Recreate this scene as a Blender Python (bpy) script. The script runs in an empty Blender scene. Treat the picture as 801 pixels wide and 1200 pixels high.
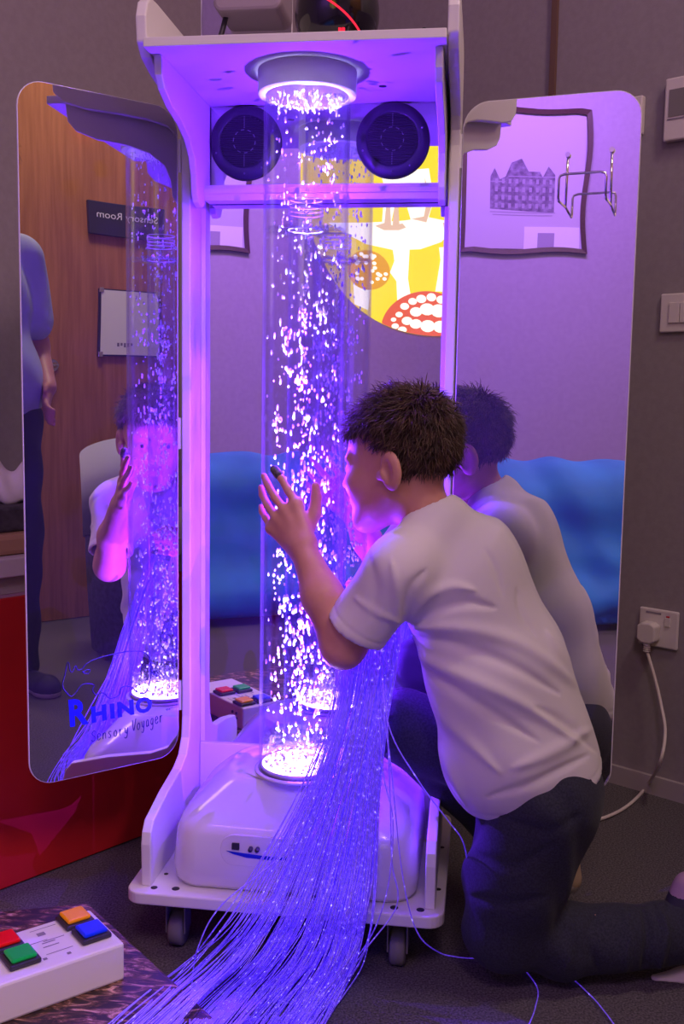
import bpy, bmesh, math, random
import numpy as np
from mathutils import Vector, Matrix
random.seed(7); rng = np.random.default_rng(7)
C = bpy.context.scene.collection
S = bpy.context.scene
# ------------------------------------------------------------------ survey of the place (camera pose, device pose)
F_PX, PITCH, ROLL, CX, CY, HCAM = 1185.47, 6.3314, 0.9329, 400.568, 593.722, 1.0
a_, r_ = math.radians(PITCH), math.radians(ROLL)
FW = np.array([0, math.cos(a_), -math.sin(a_)])
UP0 = np.array([0, math.sin(a_), math.cos(a_)]); RT0 = np.array([1., 0, 0])
RT = math.cos(r_)*RT0 + math.sin(r_)*UP0
UP = -math.sin(r_)*RT0 + math.cos(r_)*UP0
CAM = np.array([0, 0, HCAM])
YAW = math.radians(7.6989)
T = np.array([-0.0709, 1.7982, 0.0])
U = np.array([math.cos(YAW), -math.sin(YAW), 0]); V = np.array([math.sin(YAW), math.cos(YAW), 0])
Z = np.array([0, 0, 1.0])
def ray(px, py):
    d = FW + RT*(px-CX)/F_PX - UP*(py-CY)/F_PX
    return d/np.linalg.norm(d)
def W(px, py, y):                      # point seen at (px, py) that lies at world y
    d = ray(px, py); return CAM + d*(y/d[1])
def hit(o, d, pt, n): return o + d*(((pt-o)@n)/(d@n))
def onz(px, py, z): return hit(CAM, ray(px, py), Z*z, Z)
def loc(u, v, z): return T + U*u + V*v + Z*z
def onv(px, py, v): return hit(CAM, ray(px, py), T+V*v, V)
def tolocal(P):
    q = np.asarray(P)-T; return np.array([q@U, q@V, q[2]])
BV = 0.1934
HL = loc(-0.2516, 0.1238, 0); HR = loc(0.2601, 0.1238, 0)
al, ar = math.radians(44.728), math.radians(12.219)
DL = -math.cos(al)*U - math.sin(al)*V; NL = np.array([-DL[1], DL[0], 0])     # normal towards the viewer
DR = math.cos(ar)*U - math.sin(ar)*V; NR = np.array([DR[1], -DR[0], 0])
MB = (T+V*BV, -V); ML = (HL, NL); MR = (HR, NR)
ZT, ZB = 1.5235, 0.2793
def seen(px, py, M, pt, n):            # point of plane (pt, n) seen in mirror M
    d = ray(px, py); P = hit(CAM, d, *M); d2 = d-2*(d@M[1])*M[1]
    return hit(P, d2, np.asarray(pt, float), np.asarray(n, float))
RA = math.radians(-42)                 # the room is turned 42 degrees to the view
E1 = np.array([math.cos(RA), math.sin(RA), 0]); N1 = np.array([-math.sin(RA), math.cos(RA), 0])
M1 = np.array([-N1[1], N1[0], 0])
def room(n, m, z=0): return N1*n + M1*m + Z*z
# ------------------------------------------------------------------ materials
def mat(name, col, rough=.5, metal=0, spec=.5, emit=None, es=0, sheen=0, sss=0, coat=0):
    m = bpy.data.materials.new(name); m.use_nodes = True
    b = m.node_tree.nodes['Principled BSDF']; i = b.inputs
    i['Base Color'].default_value = (*col, 1); i['Roughness'].default_value = rough; i['Metallic'].default_value = metal
    i['Specular IOR Level'].default_value = spec
    if emit: i['Emission Color'].default_value = (*emit, 1); i['Emission Strength'].default_value = es
    if sheen: i['Sheen Weight'].default_value = sheen
    if sss: i['Subsurface Weight'].default_value = sss; i['Subsurface Radius'].default_value = (.012, .004, .002); i['Subsurface Scale'].default_value = 1
    if coat: i['Coat Weight'].default_value = coat
    return m
def nodes(m): return m.node_tree.nodes, m.node_tree.links, m.node_tree.nodes['Principled BSDF']
def noisy(m, c1, c2, scale=20, detail=4, stretch=(1, 1, 1), bump=0, bscale=None, coords='Object', ramp=(.35, .65), bdist=.002):
    n, l, b = nodes(m)
    tc = n.new('ShaderNodeTexCoord'); mp = n.new('ShaderNodeMapping'); mp.inputs['Scale'].default_value = stretch
    l.new(tc.outputs[coords], mp.inputs['Vector'])
    t = n.new('ShaderNodeTexNoise'); t.inputs['Scale'].default_value = scale; t.inputs['Detail'].default_value = detail
    l.new(mp.outputs[0], t.inputs['Vector'])
    r = n.new('ShaderNodeValToRGB'); r.color_ramp.elements[0].position = ramp[0]; r.color_ramp.elements[1].position = ramp[1]
    r.color_ramp.elements[0].color = (*c1, 1); r.color_ramp.elements[1].color = (*c2, 1)
    l.new(t.outputs['Fac'], r.inputs['Fac']); l.new(r.outputs['Color'], b.inputs['Base Color'])
    if bump:
        t2 = n.new('ShaderNodeTexNoise'); t2.inputs['Scale'].default_value = bscale or scale; t2.inputs['Detail'].default_value = 3
        l.new(mp.outputs[0], t2.inputs['Vector'])
        bp = n.new('ShaderNodeBump'); bp.inputs['Strength'].default_value = bump; bp.inputs['Distance'].default_value = bdist
        l.new(t2.outputs['Fac'], bp.inputs['Height']); l.new(bp.outputs['Normal'], b.inputs['Normal'])
    return m
def clear(name, tint=(.97, .97, 1), base=.03, edge=.6, rough=.02, gcol=(1, 1, 1)):   # clear acrylic sheet
    m = bpy.data.materials.new(name); m.use_nodes = True; n = m.node_tree.nodes; l = m.node_tree.links; n.clear()
    o = n.new('ShaderNodeOutputMaterial'); mx = n.new('ShaderNodeMixShader'); t = n.new('ShaderNodeBsdfTransparent'); g = n.new('ShaderNodeBsdfGlossy')
    t.inputs[0].default_value = (*tint, 1); g.inputs['Color'].default_value = (*gcol, 1); g.inputs['Roughness'].default_value = rough
    lw = n.new('ShaderNodeLayerWeight'); lw.inputs['Blend'].default_value = .5
    pw = n.new('ShaderNodeMath'); pw.operation = 'POWER'; pw.inputs[1].default_value = 4; l.new(lw.outputs['Facing'], pw.inputs[0])
    mr = n.new('ShaderNodeMapRange'); mr.inputs['To Min'].default_value = base; mr.inputs['To Max'].default_value = edge
    l.new(pw.outputs[0], mr.inputs['Value']); l.new(mr.outputs[0], mx.inputs[0]); l.new(t.outputs[0], mx.inputs[1]); l.new(g.outputs[0], mx.inputs[2])
    l.new(mx.outputs[0], o.inputs[0]); return m
def mirror_mat(name, haze=.05):
    m = bpy.data.materials.new(name); m.use_nodes = True; n = m.node_tree.nodes; l = m.node_tree.links; n.clear()
    o = n.new('ShaderNodeOutputMaterial'); mx = n.new('ShaderNodeMixShader'); g = n.new('ShaderNodeBsdfGlossy'); d = n.new('ShaderNodeBsdfDiffuse')
    g.inputs['Color'].default_value = (.88, .86, .9, 1); g.inputs['Roughness'].default_value = 0; d.inputs['Color'].default_value = (.8, .75, .85, 1)
    mx.inputs[0].default_value = haze
    tc = n.new('ShaderNodeTexCoord'); t = n.new('ShaderNodeTexNoise'); t.inputs['Scale'].default_value = 5; t.inputs['Detail'].default_value = 0
    l.new(tc.outputs['Object'], t.inputs['Vector'])
    bp = n.new('ShaderNodeBump'); bp.inputs['Strength'].default_value = .12; bp.inputs['Distance'].default_value = .003
    l.new(t.outputs['Fac'], bp.inputs['Height']); l.new(bp.outputs['Normal'], g.inputs['Normal'])
    l.new(g.outputs[0], mx.inputs[1]); l.new(d.outputs[0], mx.inputs[2]); l.new(mx.outputs[0], o.inputs[0]); return m
LT, LB, LR, LW, LD = 2.4, 1.2, 1.65, 1.4, 1.0
K = {}
K['white'] = mat('white_board', (.80, .78, .80), .45)
K['plastic'] = mat('white_moulded_plastic', (.76, .72, .80), .22, coat=.4)
K['mirror'] = mirror_mat('acrylic_mirror', .018); K['mirror_dusty'] = mirror_mat('dusty_acrylic_mirror', .042)
K['edge'] = mat('polished_acrylic_edge', (.85, .82, .9), .25)
K['clear'] = clear('clear_acrylic', (.94, .93, 1), .04, .7)
K['rim'] = mat('frosted_acrylic_rim', (.9, .9, .95), .15)
K['bubble'] = mat('air_bubble', (.95, .95, 1), .15, spec=1)
K['black'] = mat('black_plastic', (.030, .027, .042), .45)
K['grille'] = mat('speaker_mesh', (.018, .018, .022), .6)
K['chrome'] = mat('polished_steel', (.75, .72, .72), .15, 1)
K['rubber'] = mat('grey_castor_rubber', (.20, .19, .20), .6)
K['blueprint'] = mat('blue_print', (.005, .015, .55), .4)
K['navyprint'] = mat('navy_print', (.03, .01, .20), .4)
K['wall'] = noisy(mat('painted_wall', (.3, .26, .29), .9), (.29, .25, .285), (.315, .275, .31), 60, bump=.15, bscale=220)
K['wall_light'] = noisy(mat('pale_painted_wall', (.6, .6, .6), .9), (.47, .41, .50), (.50, .44, .53), 30, bump=.1, bscale=200)
K['carpet'] = noisy(mat('grey_carpet', (.1, .1, .1), 1), (.045, .038, .046), (.15, .13, .15), 260, 6, bump=.8, bscale=400)
K['skirting'] = mat('mauve_skirting', (.40, .35, .39), .6)
K['timber'] = noisy(mat('orange_timber_veneer', (.45, .2, .07), .45), (.36, .135, .035), (.50, .20, .06), 9, 5, stretch=(6, 6, .35))
K['brown'] = mat('brown_strip', (.16, .09, .07), .6)
K['red'] = noisy(mat('red_laminate', (.5, .01, .01), .65), (.50, .008, .012), (.62, .012, .015), 4)
K['blue'] = noisy(mat('blue_beanbag_cloth', (.02, .25, .7), .7), (.004, .19, .55), (.01, .25, .68), 5, bump=.3, bscale=6, bdist=.02)
K['frame'] = mat('dark_brown_frame', (.07, .025, .02), .4)
K['paper'] = mat('drawing_paper', (.62, .58, .66), .8)
K['card'] = mat('white_card', (.9, .9, .9), .8)
K['ink'] = noisy(mat('pencil_grey', (.1, .08, .12), .9), (.16, .13, .19), (.34, .30, .40), 25)
K['ink2'] = mat('pencil_pale_grey', (.42, .38, .48), .9)
K['skin'] = noisy(mat('skin', (.6, .3, .2), .5, sss=.08), (.56, .25, .185), (.66, .32, .25), 14, bump=.12, bscale=90, bdist=.0008)
K['hair'] = noisy(mat('brown_hair', (.05, .03, .02), .5), (.035, .017, .010), (.13, .07, .04), 60)
K['cap'] = mat('hair_roots', (.03, .016, .011), .8)
K['shirt'] = noisy(mat('white_cotton', (.75, .72, .72), .85, sheen=.2), (.72, .68, .68), (.78, .74, .74), 8, bump=.25, bscale=700, bdist=.0006)
K['trouser'] = noisy(mat('navy_school_trousers', (.02, .02, .03), .9, sheen=.05), (.014, .015, .030), (.030, .031, .055), 300, bump=.5, bscale=500, bdist=.0006)
K['shoe'] = mat('navy_shoe_cloth', (.03, .025, .06), .7)
K['sole'] = mat('off_white_rubber', (.62, .58, .54), .6)
K['soleshade'] = mat('mauve_rubber', (.42, .25, .42), .6)
K['eyewhite'] = mat('eye', (.8, .8, .8), .2)
K['iris'] = mat('iris', (.02, .02, .02), .2)
K['lip'] = mat('lips', (.5, .16, .14), .5)
K['bandage'] = noisy(mat('grey_plaster', (.06, .05, .05), .7), (.03, .03, .03), (.15, .13, .12), 200)
K['bluetee'] = noisy(mat('light_blue_cotton', (.35, .5, .8), .85), (.42, .50, .66), (.48, .56, .72), 10)
K['greyshell'] = mat('pale_grey_shell', (.55, .6, .62), .6)
K['darkfab'] = noisy(mat('charcoal_upholstery', (.06, .05, .07), .95), (.05, .045, .06), (.085, .075, .10), 60)
K['tan'] = mat('tan_laminate', (.45, .26, .16), .6)
K['worktop'] = mat('pale_worktop', (.6, .52, .58), .5)
K['tissue'] = mat('tissue_paper', (.8, .72, .78), .9)
K['cable'] = mat('white_cable', (.72, .64, .64), .5)
K['socket'] = mat('white_wall_plastic', (.72, .66, .68), .35)
for nm, c in (('btn_red', (.75, .004, .004)), ('btn_green', (.0, .40, .06)), ('btn_blue', (.0, .03, .85)), ('btn_yellow', (.9, .30, .005))):
    K[nm] = mat(nm, c, .3, emit=c, es=.12)
K['wood'] = mat('bent_wood', (.35, .17, .13), .5)
def glow(name, c, s):
    m = bpy.data.materials.new(name); m.use_nodes = True; n = m.node_tree.nodes; l = m.node_tree.links; n.clear()
    o = n.new('ShaderNodeOutputMaterial'); e = n.new('ShaderNodeEmission'); e.inputs[0].default_value = (*c, 1); e.inputs[1].default_value = s
    l.new(e.outputs[0], o.inputs[0]); return m
K['led'] = glow('led_disc', (.62, .38, 1), 16)
K['redglow'] = glow('red_led_ring', (1, .02, .05), 1.6)
K['redlens'] = glow('red_lens', (1, .12, .06), 2.2)
# fibre: side glow with sparkles along its length
def fibre_mat():
    m = bpy.data.materials.new('side_glow_fibre'); m.use_nodes = True; n, l, b = nodes(m)
    b.inputs['Base Color'].default_value = (.36, .28, .85, 1); b.inputs['Roughness'].default_value = .35
    tc = n.new('ShaderNodeTexCoord'); t = n.new('ShaderNodeTexNoise'); t.inputs['Scale'].default_value = 170; t.inputs['Detail'].default_value = 2
    l.new(tc.outputs['Object'], t.inputs['Vector'])
    r = n.new('ShaderNodeValToRGB'); e = r.color_ramp.elements
    e[0].position = .45; e[0].color = (.02, .005, .22, 1); e[1].position = .80; e[1].color = (.8, .65, 2.0, 1)
    x = e.new(.66); x.color = (.075, .02, .62, 1)
    l.new(t.outputs['Fac'], r.inputs['Fac']); l.new(r.outputs['Color'], b.inputs['Emission Color']); b.inputs['Emission Strength'].default_value = FIBRE
    return m
FIBRE = 1.0
K['fibre'] = fibre_mat()
# ------------------------------------------------------------------ mesh helpers
class MBld:
    def __init__(s): s.v = []; s.f = []; s.m = []; s.sm = []
    def add(s, v, f, mi=0, smooth=False):
        o = len(s.v); s.v += [tuple(map(float, p)) for p in v]; s.f += [tuple(i+o for i in q) for q in f]; s.m += [mi]*len(f); s.sm += [smooth]*len(f); return s
    def box(s, lo, hi, mi=0):
        x0, y0, z0 = lo; x1, y1, z1 = hi
        return s.add([(x0, y0, z0), (x1, y0, z0), (x1, y1, z0), (x0, y1, z0), (x0, y0, z1), (x1, y0, z1), (x1, y1, z1), (x0, y1, z1)],
              [(0, 3, 2, 1), (4, 5, 6, 7), (0, 1, 5, 4), (1, 2, 6, 5), (2, 3, 7, 6), (3, 0, 4, 7)], mi)
    def obox(s, c, ax, ay, az, mi=0):      # oriented box, half-axis vectors
        c, ax, ay, az = map(np.asarray, (c, ax, ay, az))
        P = [c+i*ax+j*ay+k*az for k in (-1, 1) for j in (-1, 1) for i in (-1, 1)]
        return s.add(P, [(0, 2, 3, 1), (4, 5, 7, 6), (0, 1, 5, 4), (1, 3, 7, 5), (3, 2, 6, 7), (2, 0, 4, 6)], mi)
    def tube(s, pts, r, n=8, mi=0, cap=True, smooth=True):
        pts = [np.asarray(p, float) for p in pts]; rs = r if hasattr(r, '__len__') else [r]*len(pts)
        rings = []; prev = None
        for i, p in enumerate(pts):
            t = pts[min(i+1, len(pts)-1)]-pts[max(i-1, 0)]; t = t/(np.linalg.norm(t)+1e-12)
            if prev is None:
                a = np.array([0, 0, 1.]) if abs(t[2]) < .9 else np.array([1., 0, 0])
            else: a = prev
            a = a-(a@t)*t; a /= np.linalg.norm(a)+1e-12; b = np.cross(t, a); prev = a
            rings.append([p+rs[i]*(a*math.cos(2*math.pi*k/n)+b*math.sin(2*math.pi*k/n)) for k in range(n)])
        v = [q for R in rings for q in R]; f = []
        for i in range(len(pts)-1):
            for k in range(n):
                f.append((i*n+k, i*n+(k+1) % n, (i+1)*n+(k+1) % n, (i+1)*n+k))
        s.add(v, f, mi, smooth)
        if cap:
            o = len(s.v)-len(v); s.f += [tuple(range(o+n-1, o-1, -1)), tuple(range(o+(len(pts)-1)*n, o+len(pts)*n))]; s.m += [mi]*2; s.sm += [False]*2
        return s
    def lathe(s, prof, n=48, c=(0, 0, 0), mi=0, smooth=True, closed=False):
        v = []; f = []
        for r, z in prof:
            for k in range(n):
                t = 2*math.pi*k/n; v.append((c[0]+r*math.cos(t), c[1]+r*math.sin(t), c[2]+z))
        m = len(prof)
        for i in range(m if closed else m-1):
            j = (i+1) % m
            for k in range(n): f.append((i*n+k, i*n+(k+1) % n, j*n+(k+1) % n, j*n+k))
        return s.add(v, f, mi, smooth)
    def prism(s, poly, fn, t0, t1, mi=0, mi_front=None):   # poly 2D, fn(a,b,t)->xyz
        n = len(poly); v = [fn(a, b, t0) for a, b in poly]+[fn(a, b, t1) for a, b in poly]
        s.add(v, [tuple(range(n))], mi if mi_front is None else mi_front)
        o = len(s.v)-2*n
        s.f.append(tuple(range(o+2*n-1, o+n-1, -1))); s.m.append(mi); s.sm.append(False)
        for k in range(n): s.f.append((o+k, o+n+k, o+n+(k+1) % n, o+(k+1) % n)); s.m.append(mi); s.sm.append(False)
        return s
    def ball(s, c, r, n=10, mi=0, sc=(1, 1, 1)):
        v = []; f = []; h = n//2
        for i in range(h+1):
            ph = math.pi*i/h
            for k in range(n):
                t = 2*math.pi*k/n; v.append((c[0]+r*sc[0]*math.sin(ph)*math.cos(t), c[1]+r*sc[1]*math.sin(ph)*math.sin(t), c[2]+r*sc[2]*math.cos(ph)))
        for i in range(h):
            for k in range(n): f.append((i*n+k, (i+1)*n+k, (i+1)*n+(k+1) % n, i*n+(k+1) % n))
        return s.add(v, f, mi, True)
    def build(s, name, mats, parent=None, bevel=0, fix=True, seg=2):
        me = bpy.data.meshes.new(name); me.from_pydata(s.v, [], s.f)
        for m in (mats if isinstance(mats, (list, tuple)) else [mats]): me.materials.append(m)
        me.polygons.foreach_set('material_index', s.m); me.polygons.foreach_set('use_smooth', s.sm)
        if fix:
            bm = bmesh.new(); bm.from_mesh(me); bmesh.ops.remove_doubles(bm, verts=bm.verts, dist=1e-6); bmesh.ops.recalc_face_normals(bm, faces=bm.faces); bm.to_mesh(me); bm.free()
        me.update(); o = bpy.data.objects.new(name, me); C.objects.link(o)
        if parent is not None: o.parent = parent
        if bevel:
            b = o.modifiers.new('b', 'BEVEL'); b.width = bevel; b.segments = seg; b.limit_method = 'ANGLE'; b.angle_limit = math.radians(40); b.harden_normals = False
        return o
def thing(name, label, cat, locn=(0, 0, 0), rz=0, group=None):
    o = bpy.data.objects.new(name, None); C.objects.link(o); o.empty_display_size = .05; o.location = locn; o.rotation_euler = (0, 0, rz)
    o['label'] = label; o['category'] = cat
    if group: o['group'] = group
    return o
def tag(o, label, cat, group=None, kind=None):
    o['label'] = label; o['category'] = cat
    if group: o['group'] = group
    if kind: o['kind'] = kind
    return o
def struct(o): o['kind'] = 'structure'; return o
def catmull(P, n=8):
    P = [np.asarray(p, float) for p in P]; Q = [2*P[0]-P[1]]+P+[2*P[-1]-P[-2]]; out = []
    for i in range(1, len(Q)-2):
        for k in range(n):
            t = k/n; a, b, c, d = Q[i-1:i+3]
            out.append(.5*((2*b)+(-a+c)*t+(2*a-5*b+4*c-d)*t*t+(-a+3*b-3*c+d)*t**3))
    out.append(P[-1]); return out
def rrect(x0, y0, x1, y1, r, n=6):
    out = []
    for cx, cy, a0 in ((x1-r, y1-r, 0), (x0+r, y1-r, 90), (x0+r, y0+r, 180), (x1-r, y0+r, 270)):
        for k in range(n+1):
            t = math.radians(a0+90*k/n); out.append((cx+r*math.cos(t), cy+r*math.sin(t)))
    return out
# ------------------------------------------------------------------ implicit surfaces for bodies and cloth
class Field:
    def __init__(s, lo, hi, h):
        s.lo = np.array(lo, float); s.h = h; s.n = np.ceil((np.array(hi)-s.lo)/h).astype(int)+1
        s.D = np.full(s.n, .05, np.float32)
    def sub(s, lo, hi):
        a = np.clip(np.floor((np.asarray(lo)-s.lo)/s.h).astype(int), 0, s.n-1); b = np.clip(np.ceil((np.asarray(hi)-s.lo)/s.h).astype(int)+1, 1, s.n)
        if np.any(b <= a): return None
        g = [(s.lo[i]+s.h*np.arange(a[i], b[i])).astype(np.float32) for i in range(3)]
        return tuple(slice(a[i], b[i]) for i in range(3)), np.meshgrid(*g, indexing='ij', sparse=True)
    def op(s, fn, lo, hi, k, mode):
        r = s.sub(lo, hi)
        if r is None: return
        sl, (X, Y, Zz) = r; d = fn(X, Y, Zz); D = s.D[sl]
        if mode == 'u':
            h = np.maximum(k-np.abs(D-d), 0)/k; s.D[sl] = np.minimum(D, d)-h*h*k/4
        elif mode == 's':
            d = -d; h = np.maximum(k-np.abs(D-d), 0)/k; s.D[sl] = np.maximum(D, d)+h*h*k/4
        else: s.D[sl] = D+d
    def cone(s, a, b, r1, r2, k=.01, mode='u', squash=None):
        a = np.asarray(a, float); b = np.asarray(b, float); ab = b-a; L = max(ab@ab, 1e-9); m = max(r1, r2)+.03+k
        def fn(X, Y, Zz):
            t = np.clip(((X-a[0])*ab[0]+(Y-a[1])*ab[1]+(Zz-a[2])*ab[2])/L, 0, 1)
            return np.sqrt((X-a[0]-t*ab[0])**2+(Y-a[1]-t*ab[1])**2+(Zz-a[2]-t*ab[2])**2)-(r1+(r2-r1)*t)
        s.op(fn, np.minimum(a, b)-m, np.maximum(a, b)+m, k, mode); return s
    def ell(s, c, R, rad, k=.01, mode='u'):      # R rows: local axes
        c = np.asarray(c, float); R = np.asarray(R, float); rad = np.asarray(rad, float); m = rad.max()+.03+k
        def fn(X, Y, Zz):
            q = [((X-c[0])*R[i][0]+(Y-c[1])*R[i][1]+(Zz-c[2])*R[i][2]) for i in range(3)]
            k0 = np.sqrt(sum((q[i]/rad[i])**2 for i in range(3)))+1e-6; k1 = np.sqrt(sum((q[i]/rad[i]**2)**2 for i in range(3)))+1e-6
            return k0*(k0-1)/k1
        s.op(fn, c-m, c+m, k, mode); return s
    def cut(s, p, n, k=.004):                     # keep the side n points away from
        p = np.asarray(p, float); n = np.asarray(n, float); n = n/np.linalg.norm(n)
        X, Y, Zz = s.sub(s.lo, s.lo+s.h*s.n)[1]
        d = (X-p[0])*n[0]+(Y-p[1])*n[1]+(Zz-p[2])*n[2]
        h = np.maximum(k-np.abs(s.D-d), 0)/k; s.D = (np.maximum(s.D, d)+h*h*k/4).astype(np.float32)
    def net(s):
        D = s.D; inside = D < 0
        nx, ny, nz = D.shape
        cnt = np.zeros((nx-1, ny-1, nz-1), np.int8)
        for i in (0, 1):
            for j in (0, 1):
                for k in (0, 1): cnt += inside[i:nx-1+i, j:ny-1+j, k:nz-1+k]
        act = (cnt > 0) & (cnt < 8); idx = np.full(act.shape, -1, np.int64); cells = np.argwhere(act); idx[act] = np.arange(len(cells))
        acc = np.zeros((len(cells), 3)); num = np.zeros(len(cells))
        cor = [(i, j, k) for i in (0, 1) for j in (0, 1) for k in (0, 1)]
        val = {c: D[cells[:, 0]+c[0], cells[:, 1]+c[1], cells[:, 2]+c[2]].astype(float) for c in cor}
        for a in cor:
            for ax in range(3):
                if a[ax] == 1: continue
                b = list(a); b[ax] = 1; b = tuple(b); va, vb = val[a], val[b]; m = (va < 0) != (vb < 0)
                t = np.where(m, va/np.where(m, va-vb, 1), 0)
                for q in range(3): acc[:, q] += np.where(m, a[q]+(t if q == ax else 0), 0)
                num += m
        P = s.lo+s.h*(cells+acc/num[:, None])
        faces = []
        for ax in range(3):
            sl0 = [slice(1, -1)]*3; sl0[ax] = slice(0, -1); sl1 = list(sl0); sl1[ax] = slice(1, None)
            A = inside[tuple(sl0)]; B = inside[tuple(sl1)]; off = np.array([1, 1, 1]); off[ax] = 0
            e1, e2 = [(1, 2), (2, 0), (0, 1)][ax]
            for flip, m in ((False, A & ~B), (True, ~A & B)):
                g = np.argwhere(m)+off
                if not len(g): continue
                def at(d1, d2):
                    h = g.copy(); h[:, e1] -= d1; h[:, e2] -= d2; return idx[h[:, 0], h[:, 1], h[:, 2]]
                q = np.stack([at(1, 1), at(0, 1), at(0, 0), at(1, 0)], 1)
                faces.append(q[:, ::-1] if flip else q)
        Fc = np.concatenate(faces); Fc = Fc[(Fc >= 0).all(1)]
        return P, Fc
    def build(s, name, mats, parent=None, smooth_it=3, matfn=None, disp=None):
        P, Fc = s.net()
        for _ in range(smooth_it):
            A = np.zeros_like(P); n = np.zeros(len(P))
            for a, b in ((0, 1), (1, 2), (2, 3), (3, 0)):
                np.add.at(A, Fc[:, a], P[Fc[:, b]]); np.add.at(A, Fc[:, b], P[Fc[:, a]]); np.add.at(n, Fc[:, a], 1); np.add.at(n, Fc[:, b], 1)
            P = P*.5+.5*A/np.maximum(n, 1)[:, None]
        me = bpy.data.meshes.new(name); me.vertices.add(len(P)); me.vertices.foreach_set('co', P.ravel())
        me.loops.add(len(Fc)*4); me.loops.foreach_set('vertex_index', Fc.ravel().astype(np.int32))
        me.polygons.add(len(Fc)); me.polygons.foreach_set('loop_start', np.arange(0, len(Fc)*4, 4, dtype=np.int32))
        try: me.polygons.foreach_set('loop_total', np.full(len(Fc), 4, np.int32))
        except Exception: pass
        me.update(calc_edges=True); me.validate()
        if disp is not None:
            nr = np.empty(len(P)*3, np.float32); me.vertices.foreach_get('normal', nr); nr = nr.reshape(-1, 3); P = P+nr*disp(P, nr)[:, None]; me.vertices.foreach_set('co', P.ravel()); me.update()
        for m in (mats if isinstance(mats, (list, tuple)) else [mats]): me.materials.append(m)
        me.polygons.foreach_set('use_smooth', np.ones(len(me.polygons), bool))
        if matfn is not None: me.polygons.foreach_set('material_index', matfn(P[Fc].mean(1)).astype(np.int32))
        o = bpy.data.objects.new(name, me); C.objects.link(o)
        if parent is not None: o.parent = parent
        return o
def basis(f, up=(0, 0, 1)):
    f = np.asarray(f, float); f = f/np.linalg.norm(f); l = np.cross(up, f); l /= np.linalg.norm(l); u = np.cross(f, l); return f, l, u
def unit(v): v = np.asarray(v, float); return v/np.linalg.norm(v)
def adopt(root):
    bpy.context.view_layer.update()
    inv = root.matrix_world.inverted()
    for c in root.children: c.matrix_parent_inverse = inv
# ================================================================== the sensory trolley (built in its own frame: x across, y back, z up)
trolley = thing('sensory_trolley', 'tall white wheeled sensory unit with back mirror, folding mirror wings and top shelf', 'sensory trolley', T, -YAW)
TR = trolley
PU = .2505                                                      # centre of the side boards
yz = lambda x0: (lambda a, b, t: (x0+t, a, b))
# platform
m = MBld(); m.prism(rrect(-.283, -.150, .276, .285, .028), lambda a, b, t: (a, b, t), .106, .128)
plat = m.build('platform', K['white'], TR, .003)
m = MBld()
for (u, v, r) in ((-.235, -.128, .006), (-.1965, -.1255, .007), (-.26, -.08, .004), (.19, -.128, .007), (.235, -.128, .007), (-.23, -.075, .004), (.262, -.05, .005), (.262, .12, .005)):
    MBld().lathe([(0, .1284), (r, .1284), (r, .1276)], 14, (u, v, 0)).build('screw', K['black'], plat)
# castors
for u, v in ((-.205, -.085), (.195, -.085), (-.205, .23), (.195, .23)):
    m = MBld(); m.lathe([(0, .106), (.026, .106), (.026, .100), (.02, .095), (.016, .086), (0, .086)], 20, (u, v, 0))
    for s in (-1, 1): m.box((u+s*.017-.0015, v-.016, .03), (u+s*.017+.0015, v+.022, .092))
    c = m.build('castor', K['rubber'], TR, .001)
    m = MBld(); w = [(0, -.014), (.026, -.014), (.031, -.010), (.031, .010), (.026, .014), (0, .014)]
    vv = []; ff = []; n = 24
    for r, t in w:
        for k in range(n):
            a = 2*math.pi*k/n; vv.append((u+t, v+.006+r*math.cos(a), .0312+r*math.sin(a)))
    for i in range(len(w)-1):
        for k in range(n): ff.append((i*n+k, i*n+(k+1) % n, (i+1)*n+(k+1) % n, (i+1)*n+k))
    m.add(vv, ff, 0, True); m.build('wheel', K['rubber'], c)
# side boards: foot flaring forwards, narrow upright, flared head
prof = [(-.125, .128), (-.127, .205), (-.122, .226), (-.108, .243), (-.03, .262), (.06, .276), (.095, .29), (.115, .318), (.122, .36),
        (.122, 1.45), (.116, 1.475), (.098, 1.495), (.06, 1.508), (0, 1.520), (-.06, 1.530), (-.105, 1.543), (-.126, 1.562), (-.130, 1.60), (-.120, 1.625), (-.100, 1.638),
        (-.07, 1.640), (.16, 1.640), (.20, 1.63), (.215, 1.60), (.215, .128)]
for s in (-1, 1):
    x0 = s*PU-.009
    m = MBld(); m.prism(prof, lambda a, b, t, x0=x0: (x0+t, a, b), 0, .018)
    sp = m.build('side_board', K['white'], TR, .0025)
# shelf
m = MBld(); m.box((-PU+.0095, -.147, 1.546), (PU-.0095, .205, 1.561)); shelf = m.build('shelf', K['white'], TR, .0015)
m = MBld()
for u in (-.085, .12):
    MBld().lathe([(0, 1.5455), (.007, 1.5455), (.008, 1.547)], 14, (u, .09, 0)).build('cable_hole', K['black'], shelf)
# inner curved brackets
bp = [(-.112, 1.546), (-.108, 1.515), (-.092, 1.497), (-.05, 1.480), (.01, 1.468), (.055, 1.452), (.085, 1.428), (.097, 1.40), (.100, 1.372), (.112, 1.352), (.135, 1.346), (.150, 1.352), (.158, 1.362), (.158, 1.38), (.19, 1.385), (.19, 1.546)]
for s in (-1, 1):
    x0 = s*(PU-.022)-.0065
    m = MBld(); m.prism(bp, lambda a, b, t, x0=x0: (x0+t, a, b), 0, .013); m.build('shelf_bracket', K['white'], TR, .002)
# cross rail below the speakers
m = MBld()
for z0, z1, v0 in ((1.3830, 1.3905, .150), (1.374, 1.3831, .144), (1.3620, 1.3741, .150)):
    m.box((-.222, v0, z0), (.222, .188, z1))
m.build('cross_rail', K['white'], TR, .001)
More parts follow.
